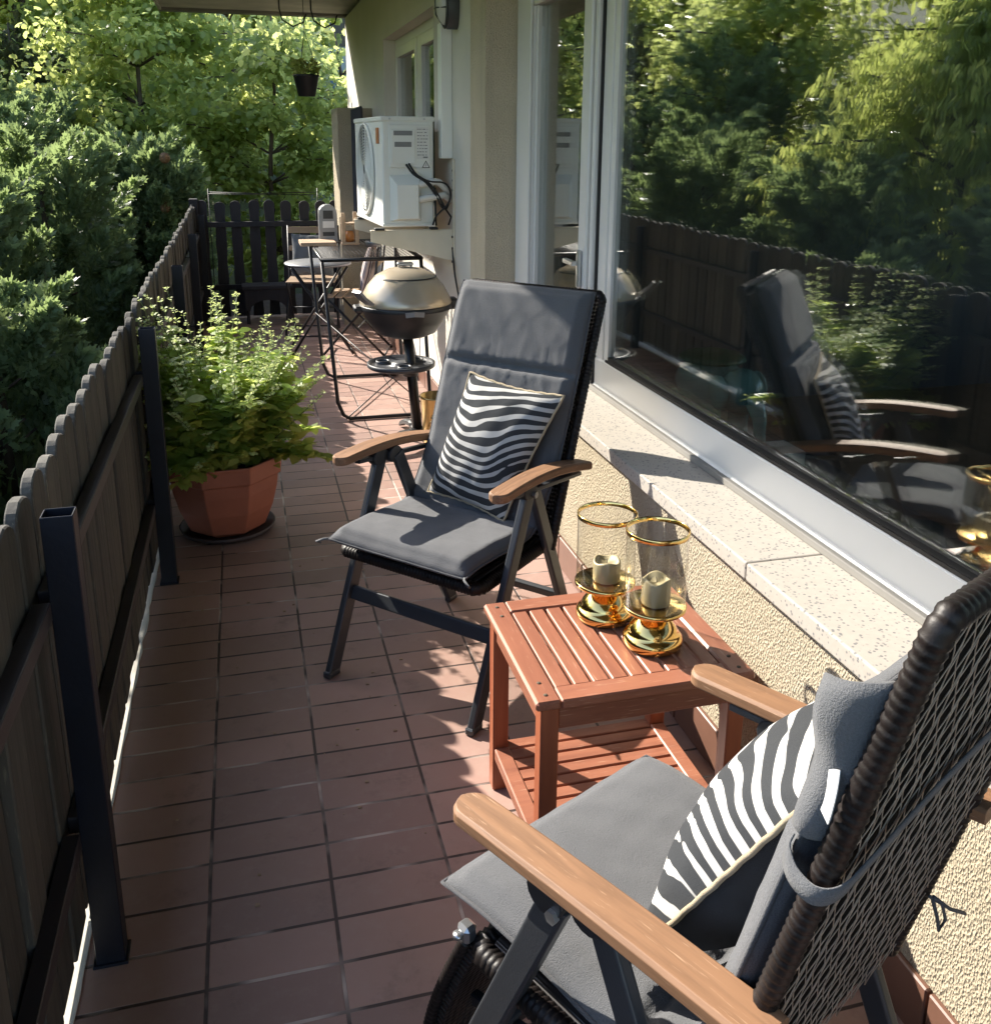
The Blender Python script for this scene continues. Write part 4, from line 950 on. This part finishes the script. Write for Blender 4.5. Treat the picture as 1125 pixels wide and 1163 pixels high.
bracket(1.99, 'beige steel bracket under the near end of the air conditioner'); bracket(2.72, 'beige steel bracket under the far end of the air conditioner')

o = bev(MB().box(1.165, 1.2248, 2.02, 2.10, 1.44, 2.10).build('cable_duct', 'ac_paint'), .004); tag(o, 'white plastic cable duct running down the wall above the air conditioner', 'duct')
o.location = (0, 0, 0)
lp = empty('bulkhead_lamp', (1.2248, 1.90, 2.17), label='oval bulkhead wall lamp with dark frame above the cable duct', cat='wall lamp')
def ov(a, rx_, rz_): return (rx_*math.cos(a), rz_*math.sin(a))
m = MB(); P_ = []
for (x, s) in ((0, 1.0), (-.05, 1.0), (-.06, .93)): P_.append([(x, .062*s*math.cos(a), .115*s*math.sin(a)) for a in [6.2832*k/32 for k in range(33)]])
m.grid([list(q) for q in zip(*P_)]); m.build('housing', 'chair_metal', lp)
m = MB(); P_ = []
for (x, s) in ((-.055, .88), (-.075, .82), (-.095, .6), (-.105, .3), (-.107, .02)): P_.append([(x, .062*s*math.cos(a), .115*s*math.sin(a)) for a in [6.2832*k/32 for k in range(33)]])
m.grid([list(q) for q in zip(*P_)]); m.build('diffuser', 'lamp_glass', lp)
m = MB(); m.tube([(-.062, .058*math.cos(a), .108*math.sin(a)) for a in [6.2832*k/32 for k in range(32)]], .006, 6, upv=(1, 0, 0), closed=True); m.tube([(-.062, -.058, -.02), (-.108, -.02, -.02), (-.108, .02, -.02), (-.062, .058, -.02)], .004, 6); m.tube([(-.062, 0, -.108), (-.106, 0, -.05), (-.11, 0, .05), (-.062, 0, .108)], .004, 6, upv=(0, 1, 0)); m.build('cage', 'chair_metal', lp)

# folded sun screen hanging by the pier
o = empty('folded_screen', (1.06, 4.75, 0), label='dark grey folded fabric sun screen hanging beside the rendered pier', cat='sun screen')
m = MB(); P_ = []
for k in range(25):
    y = -.22+.44*k/24; x = .022*math.sin(k*2.1); P_.append([(x, y, .98+.02*math.sin(k)), (x*1.1, y, 1.35), (x, y, 1.76)])
m.grid(P_, False); q = m.build('fabric', 'screen_cloth', o); md = q.modifiers.new('s', 'SOLIDIFY'); md.thickness = .006
MB().tube([(0, -.24, 1.765), (0, .24, 1.765)], .012, 8).build('top_rod', 'chair_metal', o)

# power cord with plug on the wall, beside chair
o = tag(MB().tube(cr([(1.216, 2.0, 1.0), (1.212, 1.93, .86), (1.212, 1.80, .72), (1.21, 1.66, .60), (1.21, 1.5, .52)]), .005, 6).build('wall_cable', 'rubber'), 'thin black cable running down the sunlit wall below the air conditioner', 'cable')
o = tag(bev(MB().box(1.195, 1.2245, 1.33+.02, 1.50, .50, .53).build('socket_strip', 'upvc'), .003), 'short white plastic plug strip at the end of the wall cable', 'socket')

# hanging basket -----------------------------------------------------
hb = empty('hanging_pot', (.70, 5.0, 1.86), label='black plastic pot hanging on a chain below the roof edge', cat='hanging pot')
MB().lathe([(0, 0), (.066, 0), (.098, .145), (.105, .148), (.103, .16), (.095, .158), (0, .13)], n=24).build('pot', 'black_plastic', hb)
m = MB()
for k in range(3): a = 6.2832*k/3; m.tube([(.10*math.cos(a), .10*math.sin(a), .155), (0, 0, .48)], .002, 4)
m.tube([(0, 0, .48), (0, 0, .62), (.0, 0, .80)], .0025, 5); m.build('chain', 'black_metal', hb)
P = []; 
n = 160; c = np.zeros((n, 3)); c[:, 0] = U(n, -.09, .09); c[:, 1] = U(n, -.09, .09); c[:, 2] = U(n, .14, .26)
D = np.stack([U(n, -1, 1), U(n, -1, 1), U(n, -.2, 1)], 1); o = leaves('foliage', c, D, np.stack([U(n, -.5, .5), U(n, -.5, .5), np.ones(n)], 1), U(n, .03, .07), T_OVAL, 'leaf_maple', hb); tag(o, kind='stuff')
for hx_, lab_ in ((.62, 'curved black iron hook under the roof edge, left one'), (.86, 'curved black iron hook under the roof edge, right one')):
    o = MB().tube([(hx_-.10, 5.02, 2.69), (hx_-.10, 5.02, 2.5), (hx_-.08, 5.02, 2.42), (hx_, 5.02, 2.375), (hx_+.08, 5.02, 2.41), (hx_+.10, 5.02, 2.47)], .006, 6, upv=(0, 1, 0)).build('hook', 'black_metal'); tag(o, lab_, 'hook', 'black hooks under the roof edge')
m = MB().tube([(.70, 5.0, 2.66), (.70, 5.0, 2.698)], .005, 5)

# ------------------------------------------------------------------ INSIDE THE ROOM
sf = empty('sofa', (3.0, -1.9, 0), label='grey sofa with folded blanket seen inside through the picture window', cat='sofa')
m = MB(); m.bbox(-.5, .5, -1.1, 1.1, .05, .42, .05); m.build('base', 'sofa_cloth', sf)
for y in (-1.05, .02): bev(MB().box(-.5, .28, y, y+1.03, .425, .56).build('seat_cushion', 'sofa_cloth', sf), .04, 3)
bev(MB().box(.30, .52, -1.1, 1.1, .425, .86).build('backrest', 'sofa_cloth', sf), .06, 3)
for y in (-1.28, 1.105): bev(MB().box(-.5, .5, y, y+.17, .05, .64).build('armrest', 'sofa_cloth', sf), .04, 3)
m = MB(); m.grid([[(-.505+.8*i/10, -.2+.9*j/10, .575+.012*math.sin(i*1.1)*math.cos(j*1.3)) for j in range(11)] for i in range(11)]); m.build('blanket', 'grey_canvas_light', sf)
cb = empty('low_cabinet', (1.72, -.35, 0), label='dark low cabinet just inside the picture window', cat='cabinet')
MB().bbox(-.17, .17, -.75, .75, .05, .52, .005).build('body', 'slate', cb); MB().bbox(-.19, .19, -.77, .77, .5202, .545, .003).build('top', 'slate', cb)
el = empty('ceramic_elephant', (1.72, .02, .5455), rad(-80), 'teal glazed ceramic elephant with dark saddle inside the window', 'figurine')
def blob(c, r, n=16):
    m = MB(); P_ = []
    for i in range(n): 
        t_ = math.pi*i/(n-1); P_.append([(c[0]+r[0]*math.sin(t_)*math.cos(6.2832*j/n), c[1]+r[1]*math.sin(t_)*math.sin(6.2832*j/n), c[2]+r[2]*math.cos(t_)) for j in range(n+1)])
    m.grid(P_); return m
m = blob((0, 0, .16), (.15, .11, .10)); m2 = blob((.17, 0, .17), (.075, .075, .08)); m.add(m2.v, m2.f, True)
m2 = blob((.15, .08, .17), (.05, .02, .06)); m.add(m2.v, m2.f, True); m2 = blob((.15, -.08, .17), (.05, .02, .06)); m.add(m2.v, m2.f, True)
m.tube([(.23, 0, .16), (.27, 0, .10), (.275, 0, .05), (.29, 0, .02)], .028, 10, upv=(0, 1, 0), scale=[1.2, .9, .7, .5])
for x in (-.09, .09):
    for s in (-.06, .06): m.lathe([(0, 0), (.036, 0), (.036, .12)], (x, s, 0), 12)
m.build('body', 'teal_glaze', el)
m = MB(); m.lathe([(0, .012), (.10, .010), (.115, .0), (.118, -.01), (.11, -.012)], (0, 0, .258), 24); m.build('saddle', 'green_plastic', el)
o = bev(MB().box(-.05, .05, -.06, .06, 0, .11).build('tissue_box', 'white_cloth', loc=(1.66, -.55, .5455)), .006); tag(o, 'white tissue packet standing inside the window right of the elephant', 'tissue packet')

# ------------------------------------------------------------------ PLANTS
def limb(m, pts, r0, r1, n=7):
    k = len(pts); m.tube(pts, 1.0, n, scale=[r0+(r1-r0)*i/(k-1) for i in range(k)])
def dtree(x, y, h, crown_r, label, mat='leaf_maple', tmpl=T_MAPLE, nleaf=9000, size=(.07, .13), zc=None, z0=.4, tr=.06, lean=(0, 0), seed=0, sq=1.0, group='leafy trees beyond the terrace', cat='tree', hang=0.3, name='broadleaf_tree', clim=None):
    r_ = np.random.default_rng(seed+100); rr = random.Random(seed)
    zg = terrain(x, y)-.05
    e = empty(name, (x, y, zg), 0, label, cat, group)
    m = MB(); top = h-.1
    trunk = [(lean[0]*f+.06*math.sin(f*7+seed), lean[1]*f+.05*math.cos(f*6+seed)-.05, top*f) for f in [i/10 for i in range(11)]]
    limb(m, trunk, tr, tr*.25, 9)
    cl = []; 
    ncl = int(26*crown_r)+12
    for k in range(ncl):
        f = rr.uniform(z0, 1); p0 = Vector(trunk[min(10, int(f*9))]); a = rr.uniform(0, 6.28); R_ = crown_r*rr.uniform(.35, 1.0)*math.sqrt(max(.12, 1-abs(2*(f-z0)/(1-z0)-.85)**2*.75))
        p1 = Vector((p0.x+R_*math.cos(a), p0.y+R_*math.sin(a)*sq, min(h*1.0, p0.z+R_*rr.uniform(.05, .55))))
        mid_ = p0.lerp(p1, .5)+Vector((0, 0, .12*R_)); limb(m, [p0, mid_, p1], tr*.30, .006, 5)
        cl.append((p1, rr.uniform(.28, .5)*(.55+.35*crown_r))); cl.append((mid_, rr.uniform(.2, .36)*(.55+.3*crown_r)))
    m.build('trunk', 'bark', e)
    per = max(10, nleaf//len(cl)); Ps, Ds = [], []
    for (c, R_) in cl:
        q = r_.normal(0, 1, (per, 3)); q = q/np.linalg.norm(q, axis=1, keepdims=True)*(r_.uniform(0, 1, (per, 1))**.45)*R_; q[:, 2] *= .62
        if zg + 0 < 99: pass
        Ps.append(q+np.array(c)); Ds.append(q/R_+r_.normal(0, .6, (per, 3)))
    P_ = np.concatenate(Ps); D_ = np.concatenate(Ds); D_[:, 2] -= hang*2; n = len(P_)
    if clim is not None:
        k_ = clim(P_[:, 0]+x, P_[:, 1]+y, P_[:, 2]+zg); P_, D_ = P_[k_], D_[k_]; n = len(P_)
    N_ = r_.normal(0, .55, (n, 3)); N_[:, 2] += 1.0
    leaves('crown', P_, D_, N_, r_.uniform(size[0], size[1], n), tmpl, mat, e)
    return e
def conifer(x, y, h, r, label, mat='leaf_thuja', n=9000, seed=0, size=(.045, .105), zoff=0, group='conifers behind the picket fence', shape=1.0, name='conifer', tmpl=T_SPRAY):
    r_ = np.random.default_rng(seed+500); zg = terrain(x, y)-.05+zoff
    e = empty(name, (x, y, zg), 0, label, 'conifer', group)
    m = MB(); limb(m, [(0, 0, 0), (.02, 0, h*.5), (0, 0, h*.97)], .05, .008, 7)
    npl = max(60, n//75); per = 150; a = r_.uniform(0, 6.2832, npl); f = r_.uniform(0, 1, npl)**.8*.9
    lob = 1+.18*np.sin(a*3+f*9+seed)+.16*np.sin(a*5-f*19+seed)
    R_ = r*(np.clip(1-f, 0, 1)**(.6*shape))*np.minimum(1, .6+f*4)*lob*(r_.uniform(.25, 1.0, npl)**.5)
    base = np.stack([R_*np.cos(a), R_*np.sin(a), f*h], 1); ax = np.stack([np.cos(a)*.75, np.sin(a)*.75, r_.uniform(.6, 1.5, npl)], 1)+r_.normal(0, .22, (npl, 3)); ax = nrm(ax)
    ln = r_.uniform(.22, .48, npl)*min(1.25, .6+h*.25); t = r_.uniform(0, 1, (npl, per))**.85
    rad_ = r_.normal(0, 1, (npl, per, 3)); rad_ -= (rad_*ax[:, None, :]).sum(2, keepdims=True)*ax[:, None, :]; rad_ /= np.linalg.norm(rad_, axis=2, keepdims=True)
    P_ = base[:, None, :]+ax[:, None, :]*(t*ln[:, None])[:, :, None]+rad_*((1-t)*.11+.012)[:, :, None]*r_.uniform(.2, 1, (npl, per, 1))
    D_ = ax[:, None, :]*.9+rad_*(1.1-.7*t)[:, :, None]+r_.normal(0, .15, (npl, per, 3)); N_ = r_.normal(0, 1, (npl, per, 3))
    for k in range(14): b = 6.28*k*.38; z = h*(.15+.05*k); m.tube([(0, 0, z), (r*.6*(1-z/h)*math.cos(b), r*.6*(1-z/h)*math.sin(b), z+.1)], .008, 4)
    m.build('trunk', 'bark', e)
    leaves('crown', P_.reshape(-1, 3), D_.reshape(-1, 3), N_.reshape(-1, 3), r_.uniform(size[0], size[1], npl*per), tmpl, mat, e); return e

def sunok(x, y, z):
    """keep clear the sun's path to the sunny strip of the terrace"""
    lim = (-.10-x)/.616*.669-.05
    return (z < lim)
L1 = 'broad leafy green tree '
dtree(-.85, 9.2, 4.3, 1.5, 'maple with slim straight trunk rising just beyond the end fence corner', nleaf=11000, size=(.06, .10), seed=1, z0=.42, tr=.045, clim=lambda x, y, z: sunok(x, y, z) | (y > 8))
dtree(.55, 8.6, 3.4, 1.15, 'bushy young maple directly behind the dark end fence', nleaf=11000, size=(.055, .10), seed=2, z0=.15, tr=.04)
dtree(1.6, 11.5, 3.0, 1.1, 'low yellow green maple seen between hanging pot and house corner', nleaf=2600, size=(.08, .13), seed=3, z0=.15, tr=.05, clim=lambda x, y, z: (x < 1.62))
dtree(-2.6, 12.0, 5.0, 2.1, 'large maple left of the slim trunk', nleaf=16000, size=(.07, .12), seed=4, z0=.25, tr=.09)
dtree(.1, 14.5, 4.6, 2.2, 'tall maple standing farther back beyond the end fence', nleaf=16000, size=(.08, .13), seed=5, z0=.12, tr=.10, clim=lambda x, y, z: (x < 1.55))
dtree(-4.2, 9.0, 4.6, 1.9, 'spreading maple over the hedge at the far left', nleaf=14000, size=(.07, .11), seed=6, z0=.25, tr=.09, clim=sunok)
dtree(-5.0, 16.0, 5.6, 3.0, 'big maple in the back row at the left', nleaf=10000, size=(.13, .2), seed=7, z0=.15, tr=.14)
dtree(-1.2, 20.0, 5.6, 3.2, 'big maple in the back row beyond the slim trunk', nleaf=10000, size=(.14, .22), seed=8, z0=.1, tr=.14)
dtree(5.6, 26.0, 5.5, 2.4, 'big maple beside the pale blue house', nleaf=6000, size=(.15, .24), seed=9, z0=.1, tr=.14)
# trees seen in the window's reflection
dtree(-2.9, 3.6, 3.7, 1.45, 'walnut with long hanging leaves behind the middle of the picket fence', mat='leaf_walnut', tmpl=T_LANCE, nleaf=22000, size=(.08, .14), seed=11, z0=.28, tr=.07, hang=.9, clim=sunok, group='walnuts behind the picket fence')
dtree(-3.3, 1.2, 3.6, 1.35, 'walnut with drooping dark leaves behind the near end of the picket fence', mat='leaf_walnut', tmpl=T_LANCE, nleaf=15000, size=(.08, .14), seed=12, z0=.3, tr=.07, hang=.9, clim=sunok, group='walnuts behind the picket fence')
dtree(-5.4, 4.4, 5.4, 2.3, 'tall walnut farthest behind the picket fence', mat='leaf_walnut', tmpl=T_LANCE, nleaf=20000, size=(.10, .17), seed=13, z0=.2, tr=.11, hang=.8, clim=sunok, group='walnuts behind the picket fence')
dtree(-6.6, -.5, 5.0, 2.4, 'dark walnut standing behind the camera end of the hedge', mat='leaf_walnut', tmpl=T_LANCE, nleaf=16000, size=(.10, .18), seed=14, z0=.15, tr=.11, hang=.8, clim=sunok, group='walnuts behind the picket fence')
dtree(-8.0, 8.5, 6.0, 3.2, 'broad walnut in the back row behind the hedge', mat='leaf_walnut', tmpl=T_LANCE, nleaf=10000, size=(.18, .3), seed=15, z0=.1, tr=.13, hang=.7, clim=sunok, group='walnuts behind the picket fence')
# conifers
CF = [(-1.55, 3.3, 1.45, .70, 'low dark thuja hugging the middle of the picket fence', 7000), (-1.30, 4.9, 1.65, .72, 'dark thuja just behind the far end of the picket fence', 8000),
      (-1.95, 6.2, 1.95, .85, 'grey green thuja behind the end fence corner post', 8000), (-.75, 6.75, 1.62, .50, 'narrow thuja touching the end fence corner', 6000), (-2.7, 4.6, 1.7, .85, 'wide thuja in the second row of the hedge', 8000),
      (-3.3, 8.3, 2.7, 1.0, 'tall thuja with pointed light green tip at the far left', 10000), (-2.0, 8.2, 2.0, .85, 'blunt dark thuja left of the slim maple trunk', 8000), (-1.9, 1.7, 1.25, .75, 'low thuja behind the nearest steel posts', 6000),
      (-4.1, 6.2, 2.3, 1.0, 'shaggy thuja in the third row of the hedge', 8000), (-2.2, .1, 1.05, .75, 'small thuja at the near end of the hedge', 5000), (-1.15, 2.35, .95, .5, 'smallest thuja close against the picket fence', 4500)]
for i, (x, y, h, r, lab_, n) in enumerate(CF): conifer(x, y, h+.35, r, lab_, n=n, seed=i)
conifer(-.60, 6.62, 1.80, .34, 'slim dark thuja carrying two straw balls', n=6000, seed=77)
conifer(-2.5, 10.6, 3.0, .9, 'brownish feathery conifer in front of the maples', mat='leaf_pine', n=8000, seed=40, size=(.06, .12), group='conifers behind the picket fence')
# ground cover in the garden (uncountable)
n = 16000; x = U(n, -9, -.7); y = U(n, -3, 16); z = np.array([terrain(a, b) for a, b in zip(x, y)])
D = np.stack([U(n, -.6, .6), U(n, -.6, .6), np.ones(n)], 1)
tag(leaves('ground_cover', np.stack([x, y, z], 1), D, np.stack([U(n, -1, 1), U(n, -1, 1), U(n, 0, .6)], 1), U(n, .12, .34), T_LANCE, 'leaf_thuja'), 'dark green ivy and weeds covering the garden below the fence', 'ground cover', kind='stuff')
n = 9000; x = U(n, -6, 7); y = U(n, 16, 44); z = np.array([terrain(a, b) for a, b in zip(x, y)])
D = np.stack([U(n, -.6, .6), U(n, -.6, .6), np.ones(n)], 1)
tag(leaves('meadow', np.stack([x, y, z], 1), D, np.stack([U(n, -1, 1), U(n, -1, 1), U(n, 0, .6)], 1), U(n, .1, .35), T_LANCE, 'leaf_maple'), 'sunlit grass and weeds on the rising slope', 'grass', kind='stuff')
# far shrubs filling the horizon
k = 0
for (x, y, h, r, lab_) in ((-9, 24, 6.5, 3.6, 'far rounded tree on the slope at the left'), (-14, 14, 6, 3.5, 'far rounded tree on the slope beyond the walnuts'), (-4, 30, 7, 4, 'far rounded tree on the slope behind the big maples'), (0.6, 33, 6, 3.2, 'far rounded tree on the slope behind the end fence'),
                           (-16, 2, 6, 4, 'far rounded tree at the side of the garden'), (-13, 8, 6, 3.5, 'far rounded tree at the side, next to the slope'), (9, 40, 8, 4.5, 'far rounded tree on the slope behind the pale blue house')):
    dtree(x, y, h, r, lab_, nleaf=7000, size=(.22, .36), seed=60+k, z0=.08, tr=.16, group='far rounded trees on the slope'); k += 1

# straw balls in the hedge
for x, y, z, lab_ in ((-.50, 6.40, 1.36, 'orange ribbed straw ball on the thuja, upper one'), (-.52, 6.30, .92, 'orange ribbed straw ball on the thuja, lower one')):
    o = empty('straw_ball', (x, y, z), label=lab_, cat='ornament'); m = MB(); P_ = []
    n = 30
    for i in range(n):
        t_ = math.pi*i/(n-1); R_ = .048*(1+.07*math.sin(i*2.1)); P_.append([(R_*math.sin(t_)*math.cos(6.2832*j/20), R_*math.sin(t_)*math.sin(6.2832*j/20), R_*math.cos(t_)) for j in range(21)])
    m.grid(P_); m.build('ball', 'orange_straw', o); MB().tube([(0, 0, .04), (-.02, .03, .09), (-.10, .16, .10)], .002, 4).build('hanger', 'bark', o)

# far garden: blue chair, green bin, pale house
z = 2.93
e = empty('plastic_chair', (3.25, 31.0, terrain(3.25, 31.0)), rad(180), 'blue plastic garden chair far up the slope', 'chair')
m = MB(); m.bbox(-.26, .26, -.25, .25, .40, .44, .02); m.build('seat', 'blue_plastic', e)
m = MB()
for k in range(7): a = (k-3)*.13; m.bar((.07*(k-3)*.8, .25, .44), (math.sin(a)*.52, .36, .44+math.cos(a)*.50), .05, .02)
m.tube([(-.24, .25, .44), (-.30, .33, .75), (-.18, .37, .94), (0, .38, .98), (.18, .37, .94), (.30, .33, .75), (.24, .25, .44)], .025, 6); m.build('backrest', 'blue_plastic', e)
for s in (-1, 1):
    m = MB(); m.tube([(s*.28, -.22, .2), (s*.30, -.22, .64), (s*.30, .28, .66)], .022, 6); m.build('armrest', 'blue_plastic', e)
    for y in (-.23, .25): MB().tube([(s*.25, y, .40), (s*.28, y*1.1, -.2)], .025, 6).build('leg', 'blue_plastic', e)
e = empty('garden_bin', (3.45, 34, terrain(3.45, 34)), label='dark green garden bin behind the blue chair', cat='bin')
MB().bbox(-.4, .4, -.3, .3, -.1, 1.15, .03).build('body', 'green_plastic', e); MB().bbox(-.43, .43, -.33, .33, 1.151, 1.23, .02).build('lid', 'green_plastic', e)
e = empty('pale_house', (5.6, 44, terrain(5, 44)), label='pale blue rendered house far beyond the trees', cat='house')
MB().box(-3.0, 3.5, -2, 4, -1, 3.2).build('wall', 'pale_blue_render', e); MB().prism([(-2.3, 3.201), (4.3, 3.201), (1, 5.2)], 'x', -3.4, 3.9).build('roof', 'slate', e)
for x in (-1.2, 1.4): m = MB(); m.bbox(x, x+.9, -2.05, -2.001, 1.0, 2.2); m.build('window', 'slate', e)
# crumbs on the floor
r_ = random.Random(3)
m = MB()
for k in range(34):
    x, y = r_.uniform(-.1, .55), r_.uniform(-1.3, .55); s = r_.uniform(.0015, .005); m.box(x-s, x+s, y-s*.7, y+s*.7, .0005, .001+s*.6)
tag(m.build('crumbs', 'old_board'), 'tiny dry leaf crumbs scattered on the shaded tiles', 'debris', kind='stuff')
